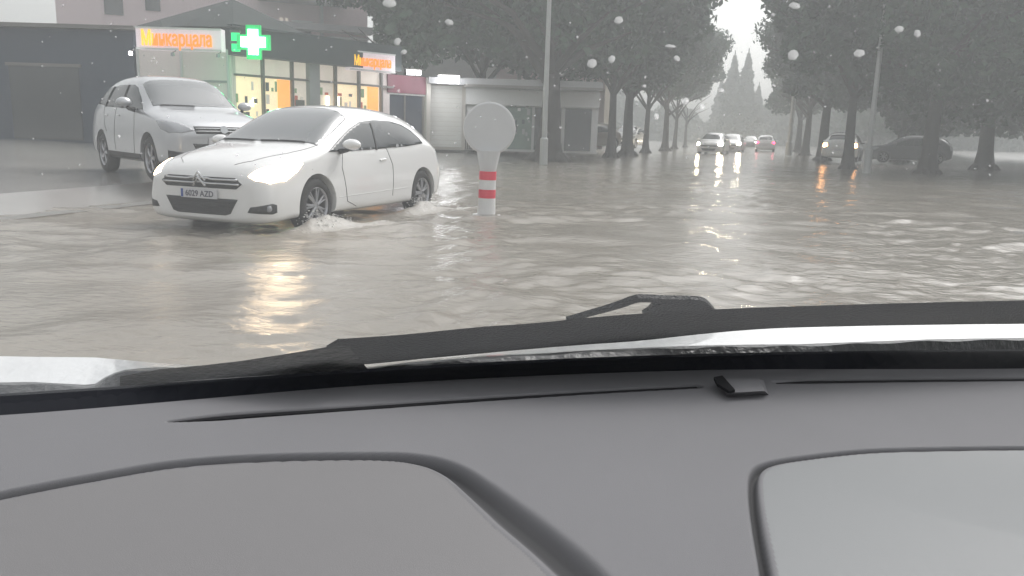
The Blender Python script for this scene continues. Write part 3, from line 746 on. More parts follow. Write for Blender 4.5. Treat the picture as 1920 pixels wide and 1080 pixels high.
# pointed roof over the corner
ap = P(436, -2, 29.5); r1 = P(360, 50, 27.6); r2 = P(566, 76, 28.6); r3 = P(470, 50, 38)
rbL = H(352, 26.2, zf1 - .1); rbR = onf(tpx(575), zf1 - .05, .3); rbC = onf(-.01, zf1 - .1, .35)
rb3 = rbL + Vector((NB.x, NB.y, 0)) * 5; rb4 = rbR + Vector((NB.x, NB.y, 0)) * 5
mb = MB(); mb.add([rbL, rbC, rbR, rb4, rb3, ap], [(0, 1, 5), (1, 2, 5), (2, 3, 5), (3, 4, 5), (4, 0, 5), (0, 4, 3, 2, 1)]); mb.build('roof', 'slate', ph)
sa = P(330, 34, 27.5); mb = MB(); q0, q1 = P(306, 51, 26.8), P(354, 51, 26.8); up = Vector((NB.x, NB.y, 0)) * 2
mb.add([q0, q1, q1 + up, q0 + up, sa + up * .5], [(0, 1, 4), (1, 2, 4), (2, 3, 4), (3, 0, 4), (3, 2, 1, 0)]); mb.build('roof', 'slate', ph)
# wing with the long sign
wg0 = pt(262, 26.6); wg1 = A
mb = MB(); dW = (wg1 - wg0).normalized(); nW = Vector((-dW.y, dW.x)); nW = nW if nW.dot(Vector((FH.x, FH.y))) > 0 else -nW
def wslab(t0, t1, z0, z1, o0, o1, name, mt, par, w0=wg0, w1=wg1):
    d = (w1 - w0); n_ = nW
    q = [w0 + d * t0 - n_ * o0, w0 + d * t1 - n_ * o0, w0 + d * t1 - n_ * o1, w0 + d * t0 - n_ * o1]
    mb = MB(); mb.add([(p.x, p.y, z) for z in (z0, z1) for p in q], [(3, 2, 1, 0), (4, 5, 6, 7), (0, 1, 5, 4), (1, 2, 6, 5), (2, 3, 7, 6), (3, 0, 4, 7)])
    return mb.build(name, mt, par)
wslab(0, 1, GZ, 3.6, -5, 0, 'side_wing', 'panel_wall', ph)
for t in (.02, .48, .97): wslab(t - .012, t + .012, GZ, 3.58, .001, .05, 'wall_post', 'pale_wall', ph)
for z in (1.6, 2.55): wslab(.03, .97, z, z + .07, .001, .035, 'wall_rail', 'grey_wall', ph)
# signs
def sign(px0, px1, py0, py1, D, label, txt, size, name='shop_sign'):
    p0 = P(px0, (py0 + py1) / 2, D[0]); p1 = P(px1, (py0 + py1) / 2 + (px1 - px0) * .03, D[1])
    z1 = zz((px0 + px1) / 2, py0, sum(D) / 2); z0 = zz((px0 + px1) / 2, py1, sum(D) / 2)
    root = thing(name, label, 'sign', (p0.x, p0.y, z0), 0, 'lit orange lettered shop signs')
    d = Vector((p1.x - p0.x, p1.y - p0.y, 0)); ln = d.length; d.normalize(); n_ = Vector((d.y, -d.x, 0)); n_ = n_ if n_.dot(FH) < 0 else -n_
    a = Vector((p0.x, p0.y, 0)); mb = MB()
    mb.add([Vector(a + d * u * ln + n_ * v) + Vector((0, 0, z)) for z in (z0, z1) for (u, v) in ((0, 0), (1, 0), (1, -.35), (0, -.35))],
           [(3, 2, 1, 0), (4, 5, 6, 7), (0, 1, 5, 4), (1, 2, 6, 5), (2, 3, 7, 6), (3, 0, 4, 7)]); mb.build('sign_box', 'sign_box', root)
    fr = MB(); zc = (z0 + z1) / 2
    for (u0, u1, za, zb_) in ((0, 1, z1 - .05, z1 + .004), (0, 1, z0 - .004, z0 + .05)):
        fr.add([Vector(a + d * u * ln + n_ * v) + Vector((0, 0, z)) for z in (za, zb_) for (u, v) in ((u0, .001), (u1, .001), (u1, .03), (u0, .03))], [(3, 2, 1, 0), (4, 5, 6, 7), (0, 1, 5, 4), (1, 2, 6, 5), (2, 3, 7, 6), (3, 0, 4, 7)])
    fr.build('sign_frame', 'frame_white', root)
    c = a + d * ln * .48 + n_ * .03 + Vector((0, 0, zc - .02))
    mw = Matrix((( d.x, 0, n_.x, c.x), (d.y, 0, n_.y, c.y), (0, 1, 0, c.z), (0, 0, 0, 1)))
    t1 = text_mesh(txt, size, 'sign_lettering', 'sign_orange', root, mw, .02)
    # stretch to fill
    xs_ = [v.co.dot(d) for v in t1.data.vertices]; w_ = max(xs_) - min(xs_); k = ln * .82 / w_; cc = c.dot(d)
    for v in t1.data.vertices:
        u = v.co.dot(d); v.co += d * ((u - cc) * (k - 1))
    # first letters yellow
    t1.data.materials.append(MATS['sign_yellow']); lo_ = c.dot(d) - ln * .41
    for p in t1.data.polygons:
        if (p.center.dot(d) - lo_) / (ln * .82) < .17: p.material_index = 1
    t1.matrix_parent_inverse = Matrix.Translation(-Vector(root.location))
    return root, a, d, n_, ln, z0, z1
sgn = sign(255, 415, 52, 94, (25.6, 25.6), 'long white lit sign box with yellow orange lettering on the pale wing', 'Минкарцала', .62)
for k, u in enumerate((-.03, .46, .99)):
    root = sgn[0]; pp = sgn[1] + sgn[2] * sgn[4] * u + sgn[3] * .25 + Vector((0, 0, sgn[5] - .16))
    lm = MB(); rotm = Matrix.Identity(3)
    lm.lathe([(.001, .06), (.05, .06), (.06, -.04), (.001, -.05)], 12, c=pp); lo = lm.build('spot_lamp', 'led_white' if k == 0 else 'lamp_off', root, smooth=False)
    MB().tube([pp + Vector((0, 0, .06)), pp + Vector((0, 0, .14)) - sgn[3] * .25], .015, 6).build('lamp_arm', 'frame_grey', root)
sign(657, 741, 98, 134, (30.0, 31.4), 'smaller lit orange lettered sign at the right end of the dark fascia', 'Минкарцала', .5)
# pharmacy cross
pc = P(475, 79, 25.2); cr = thing('pharmacy_cross', 'glowing green pharmacy cross with white centre hung at the shop corner', 'sign', (pc.x, pc.y, pc.z))
def cross(c, hw, arm, n_, dx, th, name, mt, par):
    pts = [(-arm, hw), (-arm, -hw), (-hw, -hw), (-hw, -arm), (hw, -arm), (hw, -hw), (arm, -hw), (arm, hw), (hw, hw), (hw, arm), (-hw, arm), (-hw, hw)]
    pts = [(-arm, -hw), (-hw, -hw), (-hw, -arm), (hw, -arm), (hw, -hw), (arm, -hw), (arm, hw), (hw, hw), (hw, arm), (-hw, arm), (-hw, hw), (-arm, hw)]
    v = [c + dx * x + Vector((0, 0, z)) for x, z in pts]
    return MB().prism(v, n_ * th).build(name, mt, par)
dx = Vector((RH.x, RH.y, 0)); nn = -Vector((FH.x, FH.y, 0))
cross(pc - nn * .12, .22, .50, nn, dx, .12, 'cross_case', 'green_neon', cr)
cross(pc + nn * .003, .15, .37, nn, dx, .04, 'cross_light', 'white_neon', cr)
MB().box(pc - nn * .2 + dx * -.52, (.5, .06, .08), Matrix.Rotation(YAW, 3, 'Z')).build('bracket', 'frame_grey', cr)
p2 = P(442, 79, 25.6); c2 = thing('green_light_box', 'small narrow green light box left of the pharmacy cross', 'sign', (p2.x, p2.y, p2.z))
MB().box(p2, (.24, .1, .55), Matrix.Rotation(YAW, 3, 'Z')).build('lamp_face', 'green_lamp', c2)
MB().box(p2 + Vector((0, 0, .31)), (.3, .16, .06), Matrix.Rotation(YAW, 3, 'Z')).build('lamp_case', 'frame_grey', c2)
def light_at(p, col, en, rad, name):
    l = bpy.data.lights.new(name, 'POINT'); l.energy = en; l.color = col; l.shadow_soft_size = rad
    o = bpy.data.objects.new(name, l); COL.objects.link(o); o.location = p; return o
light_at(pc + nn * .5 + Vector((.25, 0, -.9)), (.12, 1, .40), 42, .35, 'cross_glow')

def block(name, label, pxa, pxb, Da, Db, z0, z1, depth, mt, group=None):
    a = pt(pxa, Da); b = pt(pxb, Db); root = thing(name, label, 'building', (a.x, a.y, z0), 0, group)
    d = (b - a); n_ = Vector((-d.y, d.x)).normalized(); n_ = n_ if n_.dot(Vector((FH.x, FH.y))) > 0 else -n_
    q = [a, b, b + n_ * depth, a + n_ * depth]; mb = MB()
    mb.add([(p.x, p.y, z) for z in (z0, z1) for p in q], [(3, 2, 1, 0), (4, 5, 6, 7), (0, 1, 5, 4), (1, 2, 6, 5), (2, 3, 7, 6), (3, 0, 4, 7)])
    mb.build('wall', mt, root)
    def piece(t0, t1, za, zb_, o0, o1, nm, mt_, par=None):
        q = [a + d * t0 - n_ * o0, a + d * t1 - n_ * o0, a + d * t1 - n_ * o1, a + d * t0 - n_ * o1]
        mb = MB(); mb.add([(p.x, p.y, z) for z in (za, zb_) for p in q], [(3, 2, 1, 0), (4, 5, 6, 7), (0, 1, 5, 4), (1, 2, 6, 5), (2, 3, 7, 6), (3, 0, 4, 7)])
        return mb.build(nm, mt_, par or root)
    return root, piece
# dark blue building at the far left
r_, pc_ = block('garage_building', 'dark blue flat building at the left edge beside the long sign', -260, 258, 26.5, 26.5, .3, zz(220, 50, 25.5), 6, 'navy_wall')
pc_(-.02, 1.02, zz(220, 50, 25.5), zz(220, 50, 25.5) + .12, -.2, .3, 'roof_edge', 'frame_grey')
for t in (.15, .55): 
    w_ = pc_(t, t + .25, .6, 2.9, .001, .03, 'window', 'window_dark'); pc_(t - .01, t + .26, 2.9, 3.0, .001, .06, 'frame', 'frame_grey', w_)
# tall mauve house behind
r_, pc_ = block('apartment_house', 'mauve pink house with overhanging eaves rising behind the pharmacy', 120, 690, 44, 50, .3, 13.5, 10, 'mauve_wall')
zE = zz(610, 8, 49)
pc_(.62, .92, zE - .1, zE + .35, .001, 1.6, 'balcony_slab', 'grey_wall')
pc_(.62, .92, zE + .35, zE + .9, 1.4, 1.6, 'balcony_rail', 'mauve_wall')
pc_(.60, 1.01, zz(640, 62, 49), zz(640, 62, 49) + .35, .001, 1.2, 'canopy', 'grey_wall')
for (x0, x1, y0, y1) in ((540, 575, 40, 66), (610, 650, 68, 90), (655, 690, 68, 88), (200, 232, 8, 40), (270, 296, 5, 30)):
    t0, t1 = (x0 - 120) / 570, (x1 - 120) / 570; za, zb_ = zz(x0, y1, 48), zz(x0, y0, 48)
    wo = pc_(t0, t1, za, zb_, .001, .06, 'window', 'window_dark' if x0 < 600 else 'grey_wall'); pc_(t0 - .005, t1 + .005, zb_, zb_ + .12, .001, .12, 'frame', 'frame_white', wo)
pc_((593 - 120) / 570, (599 - 120) / 570, .5, 12.5, .001, .25, 'column', 'pale_wall')
pc_((513 - 120) / 570, (519 - 120) / 570, zz(515, 58, 48), zz(515, 34, 48), .3, .5, 'chimney_pipe', 'lit_window_pale')
pc_((524 - 120) / 570, (529 - 120) / 570, zz(515, 56, 48), zz(515, 34, 48), .3, .5, 'chimney_pipe', 'lit_window_pale')
# dark glass shop with maroon fascia
r_, pc_ = block('dark_glass_shop', 'dark fronted shop with maroon band right of the pharmacy', 722, 800, 32.2, 33.6, GZ, zz(760, 142, 33), 5, 'grey_wall')
zm1, zm0 = zz(765, 143, 33), zz(765, 176, 33)
pc_(.0, .92, zm0, zm1, .001, .2, 'fascia', 'maroon'); pc_(.0, .92, zm0 - .06, zm0, .001, .14, 'fascia_trim', 'frame_white')
for t0, t1 in ((.02, .42), (.46, .86)):
    wo = pc_(t0, t1, GZ + .1, zm0 - .07, .001, .05, 'window', 'door_glass'); pc_(t1, t1 + .03, GZ + .1, zm0 - .07, .001, .09, 'frame', 'frame_grey', wo)
pc_(.90, 1.0, GZ, zm1, .001, .25, 'pier', 'cream_wall')
# white shuttered shop with lamps
r_, pc_ = block('shuttered_shop', 'white shuttered shop under a bright strip lamp', 801, 872, 34, 34.4, GZ, zz(835, 150, 34.2), 5, 'cream_wall')
zt_ = zz(835, 162, 34.2)
so = pc_(.07, .9, GZ + .12, zt_, .001, .06, 'roller_shutter', 'shutter')
for k in range(14): pc_(.075, .895, GZ + .2 + k * .19, GZ + .215 + k * .19, .061, .07, 'shutter_groove', 'cream_wall', so)
pc_(-.05, 1.05, zt_ + .05, zt_ + .3, .001, .9, 'canopy', 'grey_wall')
# long low shop with slanted canopy and a painted wall
r_, pc_ = block('long_low_shop', 'long grey shop with projecting canopy and faded green wall painting behind the round sign', 873, 1120, 34.6, 34.6, GZ, zz(940, 152, 34.6), 5, 'pale_wall')
zc0, zc1 = zz(940, 163, 34.6), zz(940, 152, 34.6)
pc_(0, 1, zc0, zc1, .001, 1.4, 'canopy', 'grey_wall'); pc_(0, 1, zc0 - .12, zc0, 1.25, 1.4, 'canopy_edge', 'frame_grey')
pc_(.0, 1, zc0 - .75, zc0 - .13, .001, .3, 'fascia', 'pale_wall')
mo = pc_(.28, .50, GZ + .1, zc0 - .8, .001, .04, 'wall_painting', 'mural_green')
for k in range(26):
    t = .29 + random.random() * .19; z = GZ + .2 + random.random() * 1.7; pc_(t, t + .008 + random.random() * .02, z, z + .06 + random.random() * .25, .041, .046 + k * .0004, 'paint_stroke', random.choice(['pale_wall', 'grey_wall', 'dark_fascia']), mo)
for k in range(9): pc_(.0 + k * .014, .009 + k * .014, GZ + .05, GZ + .5 + .1 * random.random(), .2, .3, 'stacked_crate', 'frame_grey')
for t in (.52, .75): pc_(t, t + .2, GZ + .1, zc0 - .8, .001, .05, 'window', 'window_dark')
# pale upper wall behind the shops
r_, pc_ = block('pale_warehouse', 'pale plain walled building rising behind the low shops', 700, 1130, 46, 48, .4, 9.5, 8, 'pale_wall')
pc_(.52, 1, .5, zz(950, 95, 47), .001, .1, 'pink_wall_panel', 'mauve_wall'); pc_(.61, .625, .5, 9, .101, .3, 'drainpipe', 'frame_grey')
# buildings further along, seen between trunks
r_, pc_ = block('brick_tan_house', 'tan walled house seen between the left trunks', 1055, 1140, 60, 66, .4, 8, 8, 'cream_wall')
for t in (.1, .55): wo = pc_(t, t + .25, 2, 3.4, .001, .05, 'window', 'window_dark'); pc_(t, t + .25, 3.4, 3.5, .001, .1, 'frame', 'frame_white', wo)
# strip lamps
def strip_lamp(x0, x1, py, D, h, label, mt='led_white'):
    p0, p1 = P(x0, py, D), P(x1, py, D); c = (p0 + p1) / 2; root = thing('strip_lamp', label, 'lamp', (c.x, c.y, c.z), 0, 'bright strip lamps over the shops')
    w_ = (p1 - p0).length; rotz = Matrix.Rotation(YAW, 3, 'Z')
    MB().box(c, (w_, .12, h), rotz).build('tube', mt, root); MB().box(c + Vector((0, 0, h / 2 + .03)), (w_ + .08, .2, .05), rotz).build('housing', 'frame_grey', root)
    light_at(c - Vector((FH.x, FH.y, 0)) * .35 - Vector((0, 0, .2)), (.97, .98, 1), 25, .2, 'strip_glow')
strip_lamp(763, 789, 136, 31.8, .16, 'short white strip lamp above the maroon band')
strip_lamp(822, 861, 149, 33.0, .30, 'larger glaring white strip lamp above the roller shutter')

# ================================================================== TREES
def crown_mesh(name, rx, rz_, n, leaf, seed, lobes=26, mt='leaf', cone=False):
    rs = np.random.RandomState(seed); V = []; Fc = []
    cs = []
    for i in range(lobes):
        while True:
            p = rs.uniform(-1, 1, 3)
            if p @ p < 1: break
        cs.append((p * [rx * .78, rx * .78, rz_ * .8], rs.uniform(.22, .42) * rx))
    cents = np.array([c for c, r in cs]); rad = np.array([r for c, r in cs])
    k = rs.randint(0, lobes, n)
    d = rs.normal(size=(n, 3)); d /= np.linalg.norm(d, axis=1)[:, None]
    rr_ = rs.uniform(.25, 1, n) ** .45
    P0 = cents[k] + d * (rad[k] * rr_)[:, None] * [1, 1, .75]
    if cone:
        t = rs.uniform(0, 1, n); a = rs.uniform(0, 2 * math.pi, n); lay = .85 + .15 * np.sin(t * 47 + a * 2)
        r_ = rx * 1.25 * (1 - t) ** .8 * (.75 + .25 * np.sin(a * 3 + t * 9)) * lay * rs.uniform(.2, 1, n) ** .5
        P0 = np.stack([r_ * np.cos(a), r_ * np.sin(a), (t * 2 - 1) * rz_ - .12 * r_], 1)
    a = rs.normal(size=(n, 3)); a /= np.linalg.norm(a, axis=1)[:, None]
    b = np.cross(a, rs.normal(size=(n, 3))); b /= np.linalg.norm(b, axis=1)[:, None]
    s_ = leaf * rs.uniform(.5, 1.3, n)[:, None]
    q = np.stack([P0 - a * s_, P0 - b * s_ * .55, P0 + a * s_, P0 + b * s_ * .55], 1).reshape(-1, 3)
    me = bpy.data.meshes.new(name); me.from_pydata(q.tolist(), [], np.arange(n * 4).reshape(-1, 4).tolist()); me.materials.append(MATS[mt]); return me
def trunk_mesh(name, h, r, rx, seed, nb=9, lean=.0):
    rs = random.Random(seed); mb = MB()
    pts = [(0, 0, -.2), (0, 0, .15), (.02, 0, .8), (.05 + lean * .3, .03, h * .5), (lean, .05, h)]
    mb.tube(pts, [r * 1.7, r * 1.35, r, r * .82, r * .6], 14)
    for i in range(nb):
        a = 2 * math.pi * i / nb + rs.random(); z0 = h * rs.uniform(.72, 1.0); ln = rx * rs.uniform(.6, 1.0); up = rs.uniform(.4, 1.2) * ln
        e = (math.cos(a) * ln + lean, math.sin(a) * ln, z0 + up)
        m_ = (math.cos(a + .2) * ln * .45 + lean, math.sin(a + .2) * ln * .45, z0 + up * .6)
        mb.tube([(lean * .9, .04, z0 - .2), m_, e], [r * .42, r * .25, r * .08], 7)
    for i in range(5):
        a = 2 * math.pi * i / 5 + .4; mb.tube([(0, 0, .3), (math.cos(a) * r * 1.5, math.sin(a) * r * 1.5, .05), (math.cos(a) * r * 2.4, math.sin(a) * r * 2.4, -.15)], [r * .6, r * .45, r * .15], 7)
    o = mb.build(name, 'bark', None, smooth=True); me = o.data; bpy.data.objects.remove(o); return me
CR = [crown_mesh('crown_a', 5.2, 4.3, 22000, .19, 1, 34), crown_mesh('crown_b', 5.0, 4.6, 20000, .20, 2, 30), crown_mesh('crown_c', 4.8, 4.8, 18000, .21, 5, 28)]
TR = [trunk_mesh('trunk_a', 4.2, .46, 4.5, 1), trunk_mesh('trunk_b', 4.4, .30, 4.3, 2), trunk_mesh('trunk_c', 4.3, .22, 4, 3)]
CONE = crown_mesh('crown_cone', 3.2, 8, 9000, .3, 9, mt='needle', cone=True)
CT = MB().tube([(0, 0, 0), (0, 0, 14)], [.35, .08], 8).build('trunk_cone', 'bark'); CTM = CT.data; bpy.data.objects.remove(CT)
def tree(label, p, ci, ti, sc=1.0, zc=8.0, rot=0, off=(0, 0), group='street trees in rows along both kerbs', csc=1.0, name='street_tree'):
    r = thing(name, label, 'tree', (p.x, p.y, p.z), 0, group)
    t = bpy.data.objects.new('trunk', TR[ti]); COL.objects.link(t); t.parent = r; t.scale = (sc, sc, sc); t.rotation_euler = (0, 0, rot)
    c = bpy.data.objects.new('crown', CR[ci]); COL.objects.link(c); c.parent = r; c.location = (off[0], off[1], zc); c.rotation_euler = (0, 0, rot * 1.7); c.scale = (sc * csc,) * 3
    return r
def tp(px, D, z=.15): q = H(px, D, z); return q
tree('thick trunked tree beside the tall lamp post left of the street', tp(1030, 33, .2), 0, 0, 1.0, 7.9, .3, (-1.6, 3.0), csc=1.12)
tree('tree overhanging the round sign, crown above the strip lamps', tp(905, 37, .4), 1, 2, .95, 7.5, 2.2, (-.5, -.5), csc=1.12)
tree('slim tree just right of the brown parked car', tp(1147, 41, .2), 2, 2, 1.0, 8.0, 1.2)
tree('medium trunk tree in front of the parked white car', tp(1178, 45, .2), 0, 1, 1.0, 7.0, 3.2, csc=.85)
tree('fourth tree of the left row seen dark against the haze', tp(1212, 54, .2), 1, 2, .9, 7.0, 4.4, csc=.92)
tree('fifth tree of the left row, its crown edging the sky gap', tp(1248, 63, .2), 2, 1, .85, 7.2, .9)
tree('sixth tree of the left row, faint in the haze', tp(1266, 74, .2), 0, 2, .85, 8.0, 5.2)
tree('farthest tree of the left row near the oncoming headlights', tp(1286, 88, .2), 1, 2, .75, 7.8, 2.9)
tree('dark tree on the right kerb standing in front of the white car', tp(1594, 35, .1), 1, 2, 1.0, 7.0, 1.9, csc=.8)
tree('large tree at the right edge beyond the leaning pole', tp(1745, 32, .1), 0, 1, 1.0, 6.2, 4.0)
tree('second large tree further out past the right edge', tp(1850, 38, .2), 2, 1, 1.1, 7.9, 2.0)
tree('right row tree just behind the pole beside the far red car', tp(1512, 62, .1), 2, 1, .92, 7.2, 5.0, csc=.9)
tree('right row tree filling the gap between pole and white car', tp(1545, 48, .1), 0, 1, 1.0, 6.3, 3.5, csc=.8)
tree('faint right row tree nearest the far end of the street', tp(1497, 80, .1), 1, 1, 1.0, 6.8, .5, csc=.85)
tree('low dark tree right of the street far behind the grey parked car', tp(1690, 50, .2), 2, 1, 1.0, 5.2, .5)
tree('bushy tree behind the shops just left of the thick trunk', tp(760, 42, .4), 2, 2, .95, 8.6, 4.9, group='street trees in rows along both kerbs', csc=1.0)
for px, D, h, lb in ((1366, 125, 1.0, 'left one of two pointed conifers closing the street'), (1391, 128, 1.05, 'right one of two pointed conifers closing the street'), (1345, 140, .8, 'shorter conifer left of the twin pointed conifers'), (1415, 140, .75, 'shorter conifer right of the twin pointed conifers')):
    q = tp(px, D, .2); r = thing('conifer', lb, 'tree', q, 0, 'conifers at the end of the street')
    t = bpy.data.objects.new('trunk', CTM); COL.objects.link(t); t.parent = r; t.scale = (h, h, h)
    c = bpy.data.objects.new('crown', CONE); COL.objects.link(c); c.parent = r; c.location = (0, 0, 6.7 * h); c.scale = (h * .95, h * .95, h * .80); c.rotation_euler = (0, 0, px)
# far wood closing the view
rs = np.random.RandomState(4); n = 60000
xx = rs.uniform(-70, 60, n); yy = rs.uniform(0, 14, n); top = 6.5 + 1.4 * np.sin(xx * .21) + 1.0 * np.sin(xx * .53 + 1) + .6 * np.sin(xx * 1.3)
zz_ = rs.uniform(0, 1, n) * top
a = rs.normal(size=(n, 3)); a /= np.linalg.norm(a, axis=1)[:, None]; b = np.cross(a, rs.normal(size=(n, 3))); b /= np.linalg.norm(b, axis=1)[:, None]
P0 = np.stack([xx, yy + 150, zz_], 1); q = np.stack([P0 - a * .5, P0 - b * .35, P0 + a * .5, P0 + b * .35], 1).reshape(-1, 3)
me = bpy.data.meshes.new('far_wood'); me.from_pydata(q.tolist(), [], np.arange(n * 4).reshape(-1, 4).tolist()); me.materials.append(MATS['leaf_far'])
o = bpy.data.objects.new('far_wood', me); COL.objects.link(o); tag(o, 'mass of hazy far trees closing the street end', 'wood', kind='stuff')

n = 30000
xx = rs.uniform(KX - 30, KX - 12, n); yy = rs.uniform(86, 150, n); top = 8 + 1.6 * np.sin(yy * .3)
P0 = np.stack([xx, yy, rs.uniform(0.05, 1, n) * top], 1)
a = rs.normal(size=(n, 3)); a /= np.linalg.norm(a, axis=1)[:, None]; b = np.cross(a, rs.normal(size=(n, 3))); b /= np.linalg.norm(b, axis=1)[:, None]
q = np.stack([P0 - a * .5, P0 - b * .35, P0 + a * .5, P0 + b * .35], 1).reshape(-1, 3)
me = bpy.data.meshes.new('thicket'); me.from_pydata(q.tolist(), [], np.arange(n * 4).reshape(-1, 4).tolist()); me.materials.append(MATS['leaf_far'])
o = bpy.data.objects.new('thicket', me); COL.objects.link(o); tag(o, 'hazy greenery behind the far end of the left row of trees', 'thicket', kind='stuff')
n = 50000
xx = RX + rs.uniform(12, 20, n); yy = rs.uniform(12, 150, n); top = 10 + 1.6 * np.sin(yy * .3) + 1.0 * np.sin(yy * .83 + 1)
P0 = np.stack([xx + 1.5 * np.sin(yy * .5), yy, rs.uniform(0.2, 1, n) ** .8 * top], 1)
a = rs.normal(size=(n, 3)); a /= np.linalg.norm(a, axis=1)[:, None]; b = np.cross(a, rs.normal(size=(n, 3))); b /= np.linalg.norm(b, axis=1)[:, None]
q = np.stack([P0 - a * .4, P0 - b * .28, P0 + a * .4, P0 + b * .28], 1).reshape(-1, 3)
me = bpy.data.meshes.new('thicket'); me.from_pydata(q.tolist(), [], np.arange(n * 4).reshape(-1, 4).tolist()); me.materials.append(MATS['leaf'])
o = bpy.data.objects.new('thicket', me); COL.objects.link(o); tag(o, 'dark dense thicket behind the right row of trees', 'thicket', kind='stuff')

# lamp posts
def lamp_post(px, D, z, h, r, label, arm=-1):
    q = tp(px, D, z); root = thing('street_lamp', label, 'lamp post', q, 0, 'tall grey street lamp posts')
    MB().tube([q, q + Vector((0, 0, .9)), q + Vector((0, 0, .95)), q + Vector((0, 0, h))], [r * 1.5, r * 1.5, r, r * .65], 12).build('pole', 'pole_grey', root, smooth=False)
    e = q + Vector((arm * 1.6, 0, h + .5)); MB().tube([q + Vector((0, 0, h)), q + Vector((arm * .5, 0, h + .4)), e], r * .5, 8).build('arm', 'pole_grey', root)
    MB().box(e, (.7, .25, .12)).build('lamp_head', 'pole_grey', root)
    return root
lamp_post(1021, 29, .16, 9, .095, 'grey lamp post standing in front of the thick left trunk', 1)
lp = lamp_post(1631, 31, .1, 9.5, .10, 'pale grey lamp post right of the white car with orange tail lights')
lamp_post(1481, 56, .2, 9, .15, 'faint grey lamp post at the right kerb beside the far red tail lights')

# ================================================================== OWN CAR (seen from inside)
oc = thing('own_car', 'car the view is taken from: grey dashboard, windscreen base, wiper and white bonnet edge', 'car', (0, 0, 0))
DZ = .955
def cf(p): return (p - CAM).dot(RH), (p - CAM).dot(FH)          # camera-frame ground coords
def cw(x, d, z): v = RH * x + FH * d; return Vector((v.x, v.y, z))
fr_bot = [(-160, 782), (175, 765), (450, 735), (700, 715), (1000, 701), (1300, 692), (1745, 686), (2080, 684)]
fr_top = [(-160, 752), (175, 735), (450, 712), (700, 696), (1000, 681), (1400, 667), (1745, 660), (2080, 658)]
def interp(curve, x): return float(np.interp(x, [c[0] for c in curve], [c[1] for c in curve]))
def smooth_curve(curve, n=60):
    xs = np.linspace(curve[0][0], curve[-1][0], n); cx = np.array([c[0] for c in curve], float); cy = np.array([c[1] for c in curve], float)
    co = np.polyfit(cx, cy, min(4, len(cx) - 1)); return [(float(x), float(np.polyval(co, x))) for x in xs]
FB = smooth_curve(fr_bot); FT = smooth_curve(fr_top)
front = [cf(G(x, y + 4, DZ)) for x, y in FB]; fxs = np.array([p[0] for p in front]); fds = np.array([p[1] for p in front])
def gpoly(pts): return [cf(G(x, y, DZ)) for x, y in pts]
def cat(pts, n=8):
    out = []
    for i in range(len(pts) - 1):
        p0 = np.array(pts[max(i - 1, 0)], float); p1 = np.array(pts[i], float); p2 = np.array(pts[i + 1], float); p3 = np.array(pts[min(i + 2, len(pts) - 1)], float)
        for k in range(n):
            t = k / n; out.append(tuple(.5 * ((2 * p1) + (-p0 + p2) * t + (2 * p0 - 5 * p1 + 4 * p2 - p3) * t * t + (-p0 + 3 * p1 - 3 * p2 + p3) * t ** 3)))
    out.append(tuple(pts[-1])); return out
g_left = [(-160, 960), (20, 922), (175, 893), (330, 868), (500, 856), (700, 852), (790, 858), (850, 877), (900, 912), (960, 962), (1020, 1012), (1075, 1062), (1110, 1100), (1160, 1160), (1230, 1260)]
g_right = [(2080, 838), (1900, 838), (1745, 840), (1620, 844), (1500, 857), (1440, 868), (1416, 885), (1412, 920), (1418, 980), (1432, 1060), (1446, 1140), (1470, 1240)]
GL = cat(g_left); GRt = cat(g_right)
gl_w = np.array(gpoly(GL)); gr_w = np.array(gpoly(GRt))
# groove half widths (metres)
def seg_dist(px, py, line):
    best = np.full(px.shape, 1e9); tt = np.zeros(px.shape)
    L_ = len(line) - 1
    for i in range(L_):
        a = line[i]; b = line[i + 1]; ab = b - a; l2_ = ab @ ab + 1e-12
        t = np.clip(((px - a[0]) * ab[0] + (py - a[1]) * ab[1]) / l2_, 0, 1)
        d = np.hypot(px - a[0] - t * ab[0], py - a[1] - t * ab[1]); m_ = d < best
        best[m_] = d[m_]; tt[m_] = ((i + t) / L_)[m_]
    return best, tt
def in_poly(px, py, poly):
    c = np.zeros(px.shape, bool); n = len(poly)
    for i in range(n):
        x1, y1 = poly[i]; x2, y2 = poly[i - 1]
        cond = ((y1 > py) != (y2 > py)) & (px < (x2 - x1) * (py - y1) / (y2 - y1 + 1e-12) + x1); c ^= cond
    return c
xs = np.arange(-1.1, 1.05, .0021); vv = np.linspace(0, 1, 400)
X, Vv = np.meshgrid(xs, vv); dmax = np.interp(X, fxs, fds); Dm = .30 + (dmax - .30) * Vv
dl, tl_ = seg_dist(X, Dm, gl_w); dr, tr_ = seg_dist(X, Dm, gr_w)
wl = .0045 + .0105 * np.clip((tl_ - .35) / .3, 0, 1)
Z = np.full(X.shape, DZ)
left_poly = np.vstack([gl_w, [[1.0, -.5], [-3, -.5], [-3, gl_w[0][1]]]]); 
right_poly = np.vstack([gr_w, [[gr_w[-1][0], -.5], [3, -.5], [3, gr_w[0][1]]]])
inl = in_poly(X, Dm, left_poly); inr = in_poly(X, Dm, right_poly)
Z += np.where(inl, -.004, 0) * np.clip(dl / wl - .6, 0, 1)
Z -= .014 * np.exp(-(dl / wl) ** 4); wr_ = .0042
Z -= .010 * np.exp(-(dr / wr_) ** 4)
